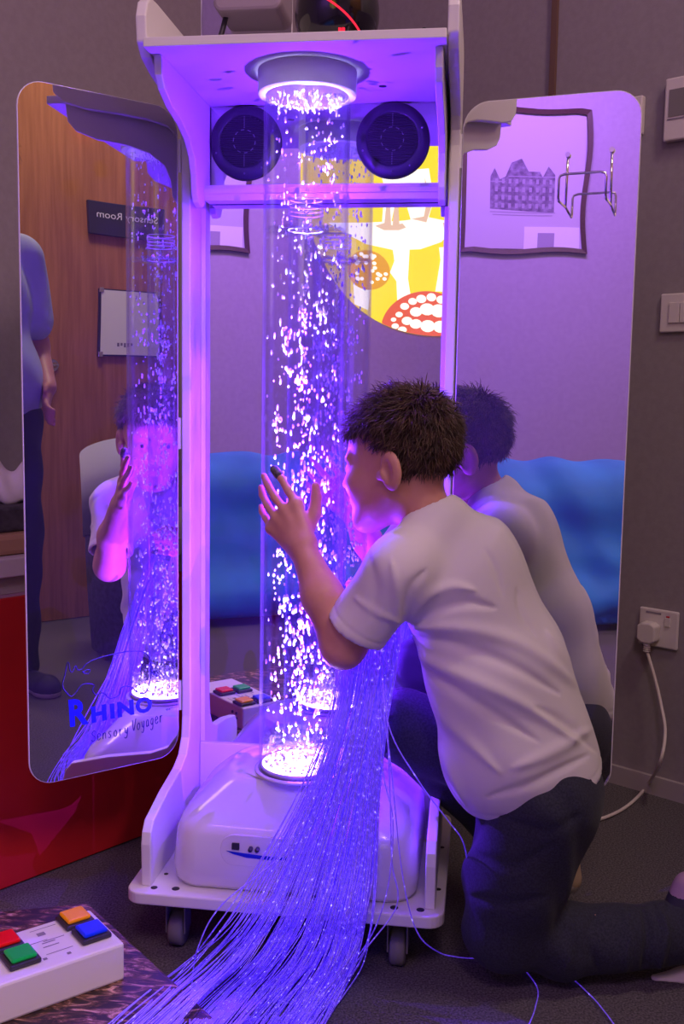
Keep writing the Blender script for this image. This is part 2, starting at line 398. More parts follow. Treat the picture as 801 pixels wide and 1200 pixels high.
# back board and back mirror
m = MBld(); m.box((-.2405, .1945, .128), (.2405, .2045, 1.546)); m.box((-.2405, .14, .128), (.2405, .1945, .1335)); m.build('back_board', K['white'], TR)
m = MBld(); m.box((-.2405, .186, .1335), (.2405, .1944, .284)); m.build('lower_back_panel', K['white'], TR, .001)
m = MBld(); m.box((-.2405, BV+.0001, .285), (.2405, BV+.001, 1.5455)); bm_ = m.build('back_mirror', K['mirror'], TR)
m = MBld()
for s in (-1, 1): MBld().box((s*.236-.0045, .1915, .285), (s*.236+.0045, .1934, 1.355)).build('mirror_trim', K['white'], bm_)
# mirror panel standing on the shelf
m = MBld(); m.box((-.2395, .1925, 1.5615), (-.066, .1965, 1.86)); up = m.build('clear_upper_panel', [K['clear']], TR)
for x0_, x1_ in ((-.066, -.064), (-.2412, -.2397)): MBld().box((x0_, .192, 1.5615), (x1_, .197, 1.86)).build('polished_edge', K['edge'], up)
# wings
def wing(h, d, n, w, name, mm=None):
    h = np.array(h); d = np.array(d); n = np.array(n)
    poly = rrect(.003, ZB, w, ZT, .046, 8)
    fn = lambda a, b, t: (h[0]+d[0]*a+n[0]*t, h[1]+d[1]*a+n[1]*t, b)
    m = MBld(); m.prism(poly, fn, -.0049, -.0001); o = m.build('mirror_wing', K['edge'], TR, .0008)
    m = MBld(); m.prism(rrect(.0045, ZB+.0015, w-.0015, ZT-.0015, .0445, 8), fn, 0, .0003); m.build('mirror_face', mm or K['mirror'], o)
    for z in (.40, .92, 1.44):
        MBld().obox([h[0], h[1]+.004, z], [.0025, 0, 0], [0, .003, 0], [0, 0, .03]).build('hinge', K['white'], o)
    return o
ca, sa = math.cos(al), math.sin(al)
wl_ = wing((-.2516-.012, .1238, 0), (-ca, -sa, 0), (sa, -ca, 0), .3151-.009, 'l')
cb, sb = math.cos(ar), math.sin(ar)
wr_ = wing((.2601, .1238, 0), (cb, -sb, 0), (-sb, -cb, 0), .3131, 'r', K['mirror_dusty'])
wl_['label'] = 'left mirror wing printed with blue lettering'; wr_['label'] = 'right mirror wing with plain face'
# lettering on the left wing, drawn on its plane
hlw = loc(-.2636, .1238, 0); MLW = (hlw, NL)
def onwing(px, py, lift=.0008):
    P = hit(CAM, ray(px, py), *MLW)+NL*lift; return tolocal(P)
def textmesh(body, off=0.0, res=3):
    c = bpy.data.curves.new('t', 'FONT'); c.body = body; c.offset = off; c.resolution_u = res; c.extrude = 0
    o = bpy.data.objects.new('t', c); C.objects.link(o); bpy.context.view_layer.update()
    me = bpy.data.meshes.new_from_object(o.evaluated_get(bpy.context.evaluated_depsgraph_get()))
    v = [tuple(x.co) for x in me.vertices]; f = [tuple(p.vertices) for p in me.polygons]
    bpy.data.objects.remove(o); bpy.data.meshes.remove(me); bpy.data.curves.remove(c); return v, f
def quadtext(mb, body, fn, off=0.0, mi=0):
    v, f = textmesh(body, off); xs = [p[0] for p in v]; ys = [p[1] for p in v]; x0, x1, y0, y1 = min(xs), max(xs), min(ys), max(ys)
    mb.add([fn((p[0]-x0)/(x1-x0), (p[1]-y0)/(y1-y0)) for p in v], f, mi)
def bil(bl, br, tl, tr, f2=onwing):
    def fn(s, t):
        a = [bl[i]+(br[i]-bl[i])*s for i in (0, 1)]; b = [tl[i]+(tr[i]-tl[i])*s for i in (0, 1)]
        return f2(a[0]+(b[0]-a[0])*t, a[1]+(b[1]-a[1])*t)
    return fn
let = MBld()
quadtext(let, 'R', bil((82, 852), (104, 848), (80, 820), (102, 818)), .035)
quadtext(let, 'H', bil((107.5, 847.5), (125, 843.5), (106.5, 828.5), (124, 825)), .05)
quadtext(let, 'I', bil((129.5, 842.5), (134.5, 841.5), (128.5, 825), (133.5, 824)), .0)
quadtext(let, 'N', bil((138, 841), (157, 837), (137, 823), (156, 819.5)), .05)
quadtext(let, 'O', bil((159, 837), (178, 834), (158.5, 818.5), (177.5, 815)), .045)
let.build('lettering', K['blueprint'], wl_, fix=False)
strokes = {'S': [[(.9, .85), (.6, 1), (.2, .85), (.2, .65), (.75, .4), (.7, .1), (.3, 0), (0, .15)]], 'e': [[(.1, .3), (.7, .4), (.6, .6), (.3, .62), (.1, .35), (.2, .05), (.5, 0), (.8, .15)]],
           'n': [[(.1, .6), (.15, 0)], [(.15, .35), (.4, .6), (.65, .5), (.7, 0)]], 's': [[(.7, .55), (.4, .62), (.2, .45), (.6, .2), (.45, 0), (.1, .05)]],
           'o': [[(.5, .6), (.15, .4), (.2, .05), (.55, 0), (.75, .3), (.5, .6)]], 'r': [[(.15, .6), (.2, 0)], [(.2, .35), (.4, .58), (.7, .55)]],
           'y': [[(.1, .6), (.25, .15), (.5, .1), (.7, .6)], [(.7, .6), (.6, -.2), (.3, -.4), (0, -.3)]], 'V': [[(.0, 1), (.35, 0), (.9, 1.05)]],
           'a': [[(.65, .55), (.3, .6), (.1, .3), (.25, .0), (.6, .15), (.65, .55), (.7, 0)]], 'g': [[(.65, .55), (.3, .6), (.1, .3), (.3, .05), (.6, .2), (.65, .55), (.6, -.25), (.3, -.42), (.05, -.3)]]}
def px_line(P, Q, body, h, adv, mb, r=.0007):
    n = sum(.5 if c == ' ' else 1 for c in body); x = 0
    for ch in body:
        if ch == ' ': x += .6; continue
        for st in strokes[ch]:
            pts = []
            for q in catmull([(a, b, 0) for a, b in st], 4):
                s = (x+q[0]*.85)/n; pts.append(onwing(P[0]+(Q[0]-P[0])*s-q[1]*h*.0, P[1]+(Q[1]-P[1])*s-q[1]*h))
            mb.tube(pts, r, 4, cap=False)
        x += 1
hw = MBld(); px_line((107, 869), (152, 859), 'Sensory', 12, 1, hw); px_line((155, 857), (192, 845), 'Voyager', 13, 1, hw)
quadtext(hw, 'TM', bil((194, 833), (199, 832), (194, 831), (199, 830)))
for path in ([(96, 784), (102, 777), (115, 771), (135, 766), (153, 763), (168, 764), (175, 771), (177, 785), (175, 800), (171, 811), (163, 812), (156, 807), (150, 804), (142, 806), (139, 815), (128, 818), (121, 812), (112, 814), (108, 808), (110, 803), (103, 801), (95, 803), (88, 812), (83, 816), (77, 811), (73, 803), (76, 790), (78, 779), (80, 776), (82, 786), (85, 787), (88, 780), (91, 785), (96, 784)],
             [(177, 785), (180, 790), (184, 793), (181, 786), (185, 788)], [(97, 787), (101, 785), (105, 785), (103, 789), (98, 789)]):
    hw.tube([onwing(*p) for p in catmull([(a, b, 0) for a, b in path], 4) for p in [p[:2]]], .0009, 4, cap=False)
hw.tube([onwing(96, 787), onwing(98, 788)], .0016, 6)
hw.build('handwriting', K['navyprint'], wl_, fix=False)
# wire holder on the right wing
wh = MBld(); wp = lambda px, py, o: tolocal(hit(CAM, ray(px, py), *MR)+NR*o)
b1, b2, t1, t2 = wp(662, 243, .003), wp(715, 240, .003), wp(665.5, 182, .003), wp(717, 176, .003)
nl_ = np.array([-sb, -cb, 0]); out = .085; upv = np.array([0, 0, .043])
wh.tube([t1, b1], .0019, 8); wh.tube([t2, b2], .0019, 8)
c1, c2 = b1+nl_*out-np.array([0, 0, .005]), b2+nl_*out-np.array([0, 0, .005])
e = c2-c1; e /= np.linalg.norm(e)
wh.tube([b1, b1+nl_*out*.93-[0, 0, .004], c1+[0, 0, .006], c1+upv-[0, 0, .008], c1+upv-[0, 0, .002]+e*.002, c1+upv+e*.01, c2+upv-e*.01, c2+upv-[0, 0, .002]-e*.002, c2+upv-[0, 0, .008], c2+[0, 0, .006], b2+nl_*out*.93-[0, 0, .004], b2], .0021, 8)
who = thing('wire_holder', 'chrome wire holder screwed to the upper right mirror wing', 'wire holder', T, -YAW)
w1 = wh.build('wire_frame', K['chrome'], who, fix=False)
for t in (t1, t2): MBld().tube([t-nl_*.002, t+nl_*.005], .0045, 12).build('screw', K['chrome'], who, fix=False)
# speakers
for u in (-.152, .131):
    sp = thing('speaker', 'round black speaker on the '+('left' if u < 0 else 'right')+' side of the back mirror, under the shelf', 'speaker', T+U*u+V*.193+Z*1.4765, -YAW, 'round speakers under the shelf'); sp.scale = (.92, .92, .92)
    def face(rr, nn=56):   # lathe about -y
        m = MBld(); v = []; f = []
        for r, d in rr:
            for k in range(nn): a = 2*math.pi*k/nn; v.append((r*math.cos(a), -d, r*math.sin(a)))
        for i in range(len(rr)-1):
            for k in range(nn): f.append((i*nn+k, (i+1)*nn+k, (i+1)*nn+(k+1) % nn, i*nn+(k+1) % nn))
        return m.add(v, f, 0, True)
    face([(0, 0), (.0745, 0), (.0755, .006), (.073, .012), (.056, .017), (.053, .0155), (.051, .0135), (.0, .0135)]).build('bezel', K['black'], sp)
    m = MBld()
    for k in range(-13, 14):
        z = k*.0038; h = math.sqrt(max(.051**2-z*z, 0))
        if h > .004: m.box((-h, -.0172, z-.0011), (h, -.0135, z+.0011))
    m.build('grille', K['grille'], sp)
    m = MBld(); v = []; rr = [(.0225, .0185), (.024, .0185), (.024, .0170), (.0225, .0170)]
    nn = 40
    for r, d in rr:
        for k in range(nn): a = 2*math.pi*k/nn; v.append((r*math.cos(a), -d, r*math.sin(a)))
    m.add(v, [(i*nn+k, ((i+1) % 4)*nn+k, ((i+1) % 4)*nn+(k+1) % nn, i*nn+(k+1) % nn) for i in range(4) for k in range(nn) if (k//2) % 2], 0, True)
    for z in [i*.0035 for i in list(range(-14, -7))+list(range(8, 15))]: m.box((-.001, -.0182, z-.0008), (.001, -.0172, z+.0008))
    m.build('tweeter_ring', K['rubber'], sp)
    for a in (20, -55, -90, 200): MBld().ball((.064*math.cos(math.radians(a)), -.0150, .064*math.sin(math.radians(a))), .0022, 8).build('screw', K['rubber'], sp)
# ================================================================== bubble tube
tube = thing('bubble_tube', 'tall clear bubble tube glowing violet on a white moulded base', 'bubble tube', T, -YAW)
def ring(hx, hy, cx, cy, z, r):
    return [(x, y, z) for x, y in rrect(cx-hx, cy-hy, cx+hx, cy+hy, r, 8)]
rings = [ring(.212, .146, .008, .030, .131, .045), ring(.218, .152, .008, .030, .140, .050), ring(.221, .154, .008, .030, .165, .05), ring(.216, .149, .008, .031, .225, .05),
         ring(.209, .141, .008, .033, .245, .052), ring(.196, .126, .008, .037, .262, .055), ring(.158, .102, .004, .040, .296, .07), ring(.136, .096, .0, .040, .3085, .07), ring(.131, .092, .0, .040, .311, .07), ring(.127, .089, .0, .040, .3095, .07), ring(.118, .084, .0, .035, .3125, .07), ring(.09, .078, 0, .01, .314, .06)]
m = MBld(); n = len(rings[0]); v = [p for R_ in rings for p in R_]; f = []
for i in range(len(rings)-1):
    for k in range(n): f.append((i*n+k, i*n+(k+1) % n, (i+1)*n+(k+1) % n, (i+1)*n+k))
f.append(tuple(range(n-1, -1, -1))); f.append(tuple(range((len(rings)-1)*n, len(rings)*n)))
m.add(v, f, 0, True); base = m.build('base_unit', K['plastic'], tube)
# control recess and switch on the front face
fy = lambda z: .030-.154+ (0.0008 if z > .2 else 0)
m = MBld()
m.prism(rrect(-.117, .178, .010, .232, .024), lambda a, b, t: (a, -.1235-t+(b-.165)*.080, b), -.004, .0006); m.build('recess_panel', K['plastic'], base, .001)
m = MBld(); m.prism(rrect(-.0965, .207, -.083, .2185, .001, 2), lambda a, b, t: (a, -.1235-t+(b-.165)*.080, b), -.002, .003); m.build('socket', K['black'], base)
m = MBld(); m.prism([(-.106, .2035), (-.06, .2005), (-.02, .1985), (.02, .200), (.02, .1965), (-.03, .193), (-.07, .194), (-.095, .199)], lambda a, b, t: (a, -.1235-t+(b-.165)*.080, b), -.002, .0016); m.build('blue_swoosh', K['blueprint'], base)
for x in (-.064, -.052): MBld().tube([(x, -.122, .2075), (x+.003, -.127, .214)], .004, 10).build('knob', K['black'], base)
# collar, tubes, LED
m = MBld(); m.lathe([(.0, .3135), (.0815, .3135), (.0815, .3165), (.079, .3185), (.0755, .3185)], 64); m.build('tube_seat', K['plastic'], tube)
m = MBld(); m.lathe([(.0745, .316), (.0745, 1.507)], 96); m.lathe([(.0715, 1.507), (.0715, .316)], 96); m.build('outer_tube', K['clear'], tube, fix=False)
m = MBld(); m.lathe([(.0300, .325), (.0300, 1.333)], 56); m.lathe([(.0280, 1.333), (.0280, .325)], 56); inn = m.build('inner_tube', K['clear'], tube, fix=False)
for z, r0, r1 in ((1.332, .0276, .0306), (1.322, .0296, .0304), (1.315, .0296, .0304), (1.308, .0296, .0303), (1.281, .0282, .0312)):
    MBld().lathe([(r0, z), (r1, z), (r1, z+.0012), (r0, z+.0012)], 56, closed=True).build('tube_rim', K['rim'], inn)
m = MBld()
for k in range(12):
    a0 = math.radians(30*k+6); a1 = a0+math.radians(14)
    for z in (1.2795,):
        P = []
        for r in (.031, .0705):
            for a in (a0, a1): P.append((r*math.cos(a), r*math.sin(a), z))
        Q = [(x, y, z+.003) for x, y, z in P]
        m.add(P+Q, [(0, 1, 3, 2), (4, 6, 7, 5), (0, 4, 5, 1), (1, 5, 7, 3), (3, 7, 6, 2), (2, 6, 4, 0)])
m.lathe([(.031, 1.2795), (.040, 1.2795), (.040, 1.2825), (.031, 1.2825)], 56, closed=True)
m.build('support_ring', clear('ring_acrylic', (.9, .88, 1), .15, .7), tube)
m = MBld(); m.lathe([(.0712, 1.5062), (.083, 1.5062), (.084, 1.508), (.084, 1.546)], 80); m.lathe([(.0710, 1.546), (.0710, 1.5062)], 80); m.build('collar', K['white'], tube)
m = MBld(); m.lathe([(0, .3295), (.0275, .3295)], 40); m.lathe([(.0325, .3260), (.068, .3260)], 56)
m.build('led_disc', K['led'], tube)
m = MBld(); m.lathe([(0, .3165), (.0708, .3165), (.0708, .3255), (0, .3255)], 56); m.build('lamp_housing', K['plastic'], tube)
m = MBld()   # air stone grains on the lamp
for k in range(170):
    a = random.uniform(0, 6.28); r = math.sqrt(random.random())*.066; m.ball((r*math.cos(a), r*math.sin(a), .329+random.random()*.006), random.uniform(.0015, .0045), 6)
st_ = m.build('air_stone_grains', K['rim'], tube); st_['kind'] = 'stuff'
# bubbles (nobody could count them)
m = MBld()
def bub(r, a, z, s):
    e = random.uniform(1.1, 3.0); m.ball((r*math.cos(a), r*math.sin(a), z), s, 8, 0, (1, 1, e))
for k in range(900):
    q = random.random(); z = .34+1.155*(q**1.12)
    inner = random.random() < .42 and z < 1.32
    a = random.uniform(0, 6.283)
    r = random.uniform(.0, .024) if inner else random.uniform(.034, .068)
    bub(r, a, z, random.uniform(.0011, .0024)*(1.25 if z < .75 else 1))
for k in range(170): bub(math.sqrt(random.random())*.066, random.uniform(0, 6.283), 1.496+random.random()*.006, random.uniform(.001, .0022))
for z0 in [random.uniform(.4, 1.15) for _ in range(26)]:       # clusters
    a0 = random.uniform(0, 6.28); r0 = random.uniform(.03, .05)
    for k in range(7): bub(min(.067, abs(r0+random.gauss(0, .006))), a0+random.gauss(0, .25), z0+random.gauss(0, .012), random.uniform(.0014, .003))
o = m.build('air_bubbles', K['bubble'], None, fix=False); o.location = T; o.rotation_euler = (0, 0, -YAW)
tag(o, 'white air bubbles rising in the water of the clear tube', 'bubbles', kind='stuff')
# ================================================================== things on the shelf
def dev(name, label, cat, u, v, z): return thing(name, label, cat, loc(u, v, z), -YAW)
eg = dev('galaxy_lamp', 'glossy black egg-shaped lamp with a red glowing ring on the top shelf', 'lamp', .048, .01, 1.5615)
prof_e = [(0, 0), (.032, 0), (.040, .004), (.058, .028), (.0695, .058), (.072, .080), (.069, .105), (.058, .130), (.038, .149), (.015, .157), (0, .158)]
pr = [(q[0], q[1]) for q in catmull([(a, b, 0) for a, b in prof_e], 4)]
m = MBld(); m.lathe(pr, 56); m.build('shell', mat('gloss_black', (.006, .005, .008), .12, coat=.6), eg)
def onegg(z):   # radius at height
    for i in range(len(pr)-1):
        if pr[i][1] <= z <= pr[i+1][1]:
            t = (z-pr[i][1])/max(pr[i+1][1]-pr[i][1], 1e-6); return pr[i][0]+(pr[i+1][0]-pr[i][0])*t
    return .0
P = []
for k in range(65):
    a = 2*math.pi*k/64; z = .058+.050*math.cos(a-math.radians(200)); r = onegg(z)+.0003; P.append((r*math.cos(a), r*math.sin(a), z))
m = MBld(); m.tube(P, .0017, 6, cap=False); m.build('glowing_ring', K['redglow'], eg, fix=False)
m = MBld(); vv = []; nn = 24
for r, d in ((0, .0), (.012, .0006), (.024, .002)):
    pass
cdir = unit((.45, -.62, .62)); ctr = np.array([0, 0, .085]); a1 = unit(np.cross(cdir, (0, 0, 1))); a2 = np.cross(a1, cdir)
v = []; f = []
for i, r in enumerate((.001, .012, .022, .028)):
    for k in range(nn):
        t = 2*math.pi*k/nn; d = unit(cdir*.07+a1*r*math.cos(t)+a2*r*math.sin(t)); v.append(ctr+d*(.0735))
for i in range(3):
    for k in range(nn): f.append((i*nn+k, i*nn+(k+1) % nn, (i+1)*nn+(k+1) % nn, (i+1)*nn+k))
m.add(v, f, 0, True); m.build('lens', K['redlens'], eg)
for x in (-.006, .0): MBld().obox((.020+x, -.0615, .034), (.0022, .0007, 0), (0, .0015, 0), (0, 0, .003)).build('indicator', K['redglow'], eg)
dk = dev('effect_wheel', 'flat black effect disc with a ball knob, lying right on the top shelf', 'disc', .150, -.055, 1.5615)
m = MBld(); m.lathe([(0, 0), (.066, 0), (.070, .003), (.070, .006), (.063, .010), (.045, .011), (0, .012)], 56); m.build('disc', mat('satin_black', (.012, .012, .016), .3), dk)
m = MBld(); m.tube([(.052, -.02, .009), (.052, -.02, .016)], .003, 10); m.ball((.052, -.02, .0195), .0062, 14); m.build('knob', K['black'], dk)
pj = dev('projector', 'pale grey rounded projector box high against the upper mirror', 'projector', -.118, .115, 1.68)
m = MBld(); m.prism(rrect(-.070, 0, .055, .10, .016), lambda a, b, t: (a, t, b), -.035, .0765); m.build('case', mat('grey_case', (.33, .27, .34), .5), pj, .006)
m = MBld(); m.tube(catmull([(-.055, .0, .001), (-.062, -.005, -.03), (-.078, -.01, -.08), (-.082, -.02, -.118)], 6), .005, 10); m.build('power_cable', K['black'], pj)
# ================================================================== the room
NR_, NB_ = 2.39, 2.30            # right wall and rear-left wall offsets
NP_, MS_ = -4.13, -4.3
HZ = 4.25
def wallbox(name, n0, n1, m0, m1, z0, z1, k):
    m = MBld(); P = [room(n, q, z) for z in (z0, z1) for (n, q) in ((n0, m0), (n1, m0), (n1, m1), (n0, m1))]
    m.add(P, [(0, 3, 2, 1), (4, 5, 6, 7), (0, 1, 5, 4), (1, 2, 6, 5), (2, 3, 7, 6), (3, 0, 4, 7)]); return struct(m.build(name, k))
wallbox('floor', NP_-.1, NR_+.1, MS_-.1, NB_+.1, -.1, 0, K['carpet'])
wallbox('ceiling', NP_-.1, NR_+.1, MS_-.1, NB_+.1, HZ, HZ+.1, mat('ceiling_paint', (.6, .57, .6), .9))
wallbox('wall_right', NR_, NR_+.1, MS_-.1, NB_+.1, 0, HZ, K['wall'])
wallbox('wall_back', NP_-.1, NR_, NB_, NB_+.1, 0, HZ, K['wall'])
wallbox('wall_opposite', NP_-.1, NP_, MS_-.1, NB_, 0, HZ, K['wall_light'])
wallbox('wall_rear', NP_, NR_, MS_-.1, MS_, 0, HZ, K['wall_light'])
wallbox('baseboard_right', NR_-.012, NR_, MS_, NB_, 0, .048, K['skirting'])
wallbox('baseboard_back', NP_, NR_-.012, NB_-.012, NB_, 0, .048, K['skirting'])
# brown strip up the right wall
cp = hit(CAM, ray(650, 50), N1*NR_, N1); mc = cp@M1
wallbox('trim_1', NR_-.010, NR_, mc-.008, mc+.008, .05, HZ, K['brown'])
# timber door leaf seen in the left wing
DA = math.radians(37); DD = np.array([math.cos(DA), math.sin(DA), 0]); DN = np.array([-DD[1], DD[0], 0]); DP = np.array([1.72, .41, 0])
def ondoor(px, py):
    P = seen(px, py, MLW, DP, DN); return (P-DP)@DD, P[2]
def doorpt(s, z, o=0): return DP+DD*s+DN*o+Z*z
m = MBld(); P = [doorpt(s, z, o) for z in (.004, 3.0) for (s, o) in ((-.65, 0), (.62, 0), (.62, -.05), (-.65, -.05))]
m.add(P, [(0, 3, 2, 1), (4, 5, 6, 7), (0, 1, 5, 4), (1, 2, 6, 5), (2, 3, 7, 6), (3, 0, 4, 7)]); door = struct(m.build('door_1', K['timber']))
s0, z0 = ondoor(62, 427)
m = MBld(); m.tube([doorpt(s0, z0, 0), doorpt(s0, z0, .05)], .011, 12); m.tube([doorpt(s0, z0, .05), doorpt(s0-.09, z0, .052)], .009, 12); m.tube([doorpt(s0, z0, 0), doorpt(s0, z0, .006)], .026, 20); m.build('door_handle', K['chrome'], door, fix=False)
# sign
a = ondoor(101, 234); b = ondoor(101, 274)
sx0, sz1, sz0 = a[0], a[1], b[1]; sw = .36
sg = thing('room_sign', 'black sign with white room name on the timber door', 'sign', doorpt(sx0, sz0, 0), 0)
m = MBld(); P = [doorpt(s, z, o) for z in (sz0, sz1) for (s, o) in ((sx0, .0005), (sx0+sw, .0005), (sx0+sw, .022), (sx0, .022))]
m.add(P, [(0, 3, 2, 1), (4, 5, 6, 7), (0, 1, 5, 4), (1, 2, 6, 5), (2, 3, 7, 6), (3, 0, 4, 7)]); m.build('plate', K['black'], sg, .002)
m = MBld(); h = sz1-sz0    # reads 'Sensory Room' seen from inside the room (mirrored in the wing)
quadtext(m, 'Sensory Room', lambda s, t: doorpt(sx0+sw*.90-s*sw*.80, sz0+h*(.45+.28*t), .0235)); m.build('lettering', K['card'], sg, fix=False); adopt(sg)
# white board
a = ondoor(113, 338); b = ondoor(113, 417); wx0, wz1, wz0 = a[0], a[1], b[1]; ww = .30
wb = thing('whiteboard', 'small black-edged whiteboard with corner clips on the timber door', 'whiteboard', doorpt(wx0, wz0), 0)
def dbox(m, s0, s1, z0, z1, o0, o1, mi=0):
    P = [doorpt(s, z, o) for z in (z0, z1) for (s, o) in ((s0, o0), (s1, o0), (s1, o1), (s0, o1))]
    m.add(P, [(0, 3, 2, 1), (4, 5, 6, 7), (0, 1, 5, 4), (1, 2, 6, 5), (2, 3, 7, 6), (3, 0, 4, 7)], mi)
m = MBld(); dbox(m, wx0, wx0+ww, wz0, wz1, .0005, .012); m.build('backing', K['black'], wb)
m = MBld(); dbox(m, wx0+.010, wx0+ww-.01, wz0+.006, wz1-.006, .012, .014); m.build('board', K['card'], wb)
for sx in (wx0, wx0+ww-.022):
    for zz in (wz0-.004, wz1-.018):
        m = MBld(); dbox(m, sx, sx+.022, zz, zz+.022, .0125, .018); m.build('corner_clip', K['chrome'], wb, .002)
m = MBld()
for k in range(5): dbox(m, wx0+.09+k*.016, wx0+.10+k*.016, wz0+.04+.004*math.sin(k*2), wz0+.055, .014, .0145)
m.build('scribble', K['ink'], wb); adopt(wb)
# framed drawing on the opposite wall
def opp(m_, z, o=0): return room(NP_+o, m_, z)
def obx(mb, m0, m1, z0, z1, o0, o1, mi=0):
    P = [opp(mm, z, o) for z in (z0, z1) for (mm, o) in ((m0, o0), (m1, o0), (m1, o1), (m0, o1))]
    mb.add(P, [(0, 3, 2, 1), (4, 5, 6, 7), (0, 1, 5, 4), (1, 2, 6, 5), (2, 3, 7, 6), (3, 0, 4, 7)], mi)
pic = thing('framed_drawing', 'large framed pencil drawing of a gabled building, reflected in the right mirror wing', 'picture', opp(-.2, 2.04), 0)
fx0, fx1, fz0, fz1 = -.655, .27, 2.045, 3.07
m = MBld(); n = 12
def wav(t): return .012*math.sin(t*7.5)
pts = []
for k in range(n): pts.append((fx0+(fx1-fx0)*k/n, fz0+wav(k/n)))
for k in range(n): pts.append((fx1, fz0+(fz1-fz0)*k/n))
for k in range(n): pts.append((fx1-(fx1-fx0)*k/n, fz1+wav(k/n)))
for k in range(n): pts.append((fx0-.018*math.sin(k/n*6.28), fz1-(fz1-fz0)*k/n))
L = len(pts); cxm, czm = (fx0+fx1)/2, (fz0+fz1)/2
v = []
for (a, b) in pts:
    ia = cxm+(a-cxm)*(1-.075); ib = czm+(b-czm)*(1-.065)
    for q in ((a, b, .002), (a, b, .028), (ia, ib, .022), (ia, ib, .002)): v.append(opp(*q))
m.add(v, [(i*4+j, i*4+(j+1) % 4, ((i+1) % L)*4+(j+1) % 4, ((i+1) % L)*4+j) for i in range(L) for j in range(4)]); m.build('frame', K['frame'], pic)
m = MBld(); obx(m, fx0+.03, fx1-.03, fz0+.03, fz1-.03, .003, .006); m.build('mount', K['paper'], pic)
m = MBld(); g = lambda a, b, o: opp(a, b, o)   # gabled building sketch
def flat(mb, poly, o, mi=0): mb.add([g(a, b, o) for a, b in poly], [tuple(range(len(poly)))], mi)
flat(m, [(-.41, 2.34), (-.41, 2.62), (-.36, 2.68), (-.32, 2.60), (-.30, 2.64), (-.22, 2.64), (-.17, 2.73), (-.10, 2.70), (-.06, 2.60), (-.02, 2.58), (.02, 2.66), (.05, 2.60), (.05, 2.36)], .0065, 0)
for i in range(9):
    for j in range(4):
        x = -.39+i*.048; z = 2.37+j*.06
        flat(m, [(x, z), (x+.02, z), (x+.02, z+.035), (x, z+.035)], .0070, 1)
for x0, x1, z in ((-.41, -.30, 2.60), (-.30, -.08, 2.60), (-.06, .05, 2.56), (-.42, .05, 2.335), (-.40, .03, 2.315)): flat(m, [(x0, z), (x1, z), (x1, z+.007), (x0, z+.007)], .0073, 1)
m.build('drawing', [K['ink'], K['ink2']], pic, fix=False)
m = MBld(); obx(m, -.60, -.20, 2.06, 2.235, .008, .0095); m.build('card', K['card'], pic)
m = MBld(); obx(m, -.42, -.30, 2.065, 2.19, .0096, .0110); m.build('printed_box', K['ink2'], pic); adopt(pic)
# round projected picture beside the frame: projector light built as glowing flat shapes
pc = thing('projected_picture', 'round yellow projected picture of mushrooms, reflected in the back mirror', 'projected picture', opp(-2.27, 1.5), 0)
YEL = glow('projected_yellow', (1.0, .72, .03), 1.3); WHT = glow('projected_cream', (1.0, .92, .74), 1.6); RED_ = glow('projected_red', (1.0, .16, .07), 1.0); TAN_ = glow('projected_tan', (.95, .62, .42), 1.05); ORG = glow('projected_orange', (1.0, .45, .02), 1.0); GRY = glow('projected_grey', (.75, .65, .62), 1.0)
CM, CZ, CR = -2.30, 2.72, 1.23
top = HZ-.03
def disc(mb, c, r, rz, o, clip=True, n=48, rot=0):
    P = []
    for k in range(n):
        t = 2*math.pi*k/n; x = r*math.cos(t); y = rz*math.sin(t); a, b = c[0]+x*math.cos(rot)-y*math.sin(rot), c[1]+x*math.sin(rot)+y*math.cos(rot)
        q = math.hypot(a-CM, b-CZ)
        if clip and q > CR: a, b = CM+(a-CM)*CR/q, CZ+(b-CZ)*CR/q
        P.append((a, min(b, top)))
    mb.add([opp(a, b, o) for a, b in P], [tuple(range(n))])
def pxo(px, py):
    P = seen(px, py, MB, N1*NP_, N1); return P@M1, P[2]
def polyp(mb, pts, o): mb.add([opp(*pxo(*p), o) for p in pts], [tuple(range(len(pts)))])
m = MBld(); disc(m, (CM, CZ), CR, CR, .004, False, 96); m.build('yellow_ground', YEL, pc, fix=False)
sc_ = lambda px: px*.0082      # metres on the wall per pixel here
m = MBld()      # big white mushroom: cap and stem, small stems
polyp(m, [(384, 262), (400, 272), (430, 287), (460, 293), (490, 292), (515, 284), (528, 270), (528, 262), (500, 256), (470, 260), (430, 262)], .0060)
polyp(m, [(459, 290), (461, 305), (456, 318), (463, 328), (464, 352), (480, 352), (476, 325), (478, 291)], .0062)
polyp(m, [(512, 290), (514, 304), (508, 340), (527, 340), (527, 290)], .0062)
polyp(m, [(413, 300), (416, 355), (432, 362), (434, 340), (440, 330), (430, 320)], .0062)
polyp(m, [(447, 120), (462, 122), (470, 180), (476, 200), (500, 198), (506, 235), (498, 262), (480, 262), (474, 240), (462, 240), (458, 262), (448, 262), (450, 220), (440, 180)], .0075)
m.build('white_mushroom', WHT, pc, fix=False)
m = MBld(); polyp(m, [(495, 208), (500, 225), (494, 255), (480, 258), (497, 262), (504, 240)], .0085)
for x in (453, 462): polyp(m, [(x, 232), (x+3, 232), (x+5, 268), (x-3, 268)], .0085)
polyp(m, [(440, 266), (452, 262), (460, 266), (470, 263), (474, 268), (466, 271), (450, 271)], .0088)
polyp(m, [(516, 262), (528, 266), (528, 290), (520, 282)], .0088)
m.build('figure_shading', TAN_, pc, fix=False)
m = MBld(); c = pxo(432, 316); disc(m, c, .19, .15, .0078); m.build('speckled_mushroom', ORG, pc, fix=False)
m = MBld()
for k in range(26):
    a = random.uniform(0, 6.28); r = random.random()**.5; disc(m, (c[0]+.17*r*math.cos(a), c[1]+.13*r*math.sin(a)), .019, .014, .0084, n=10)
m.build('speckles', WHT, pc, fix=False)['kind'] = 'stuff'
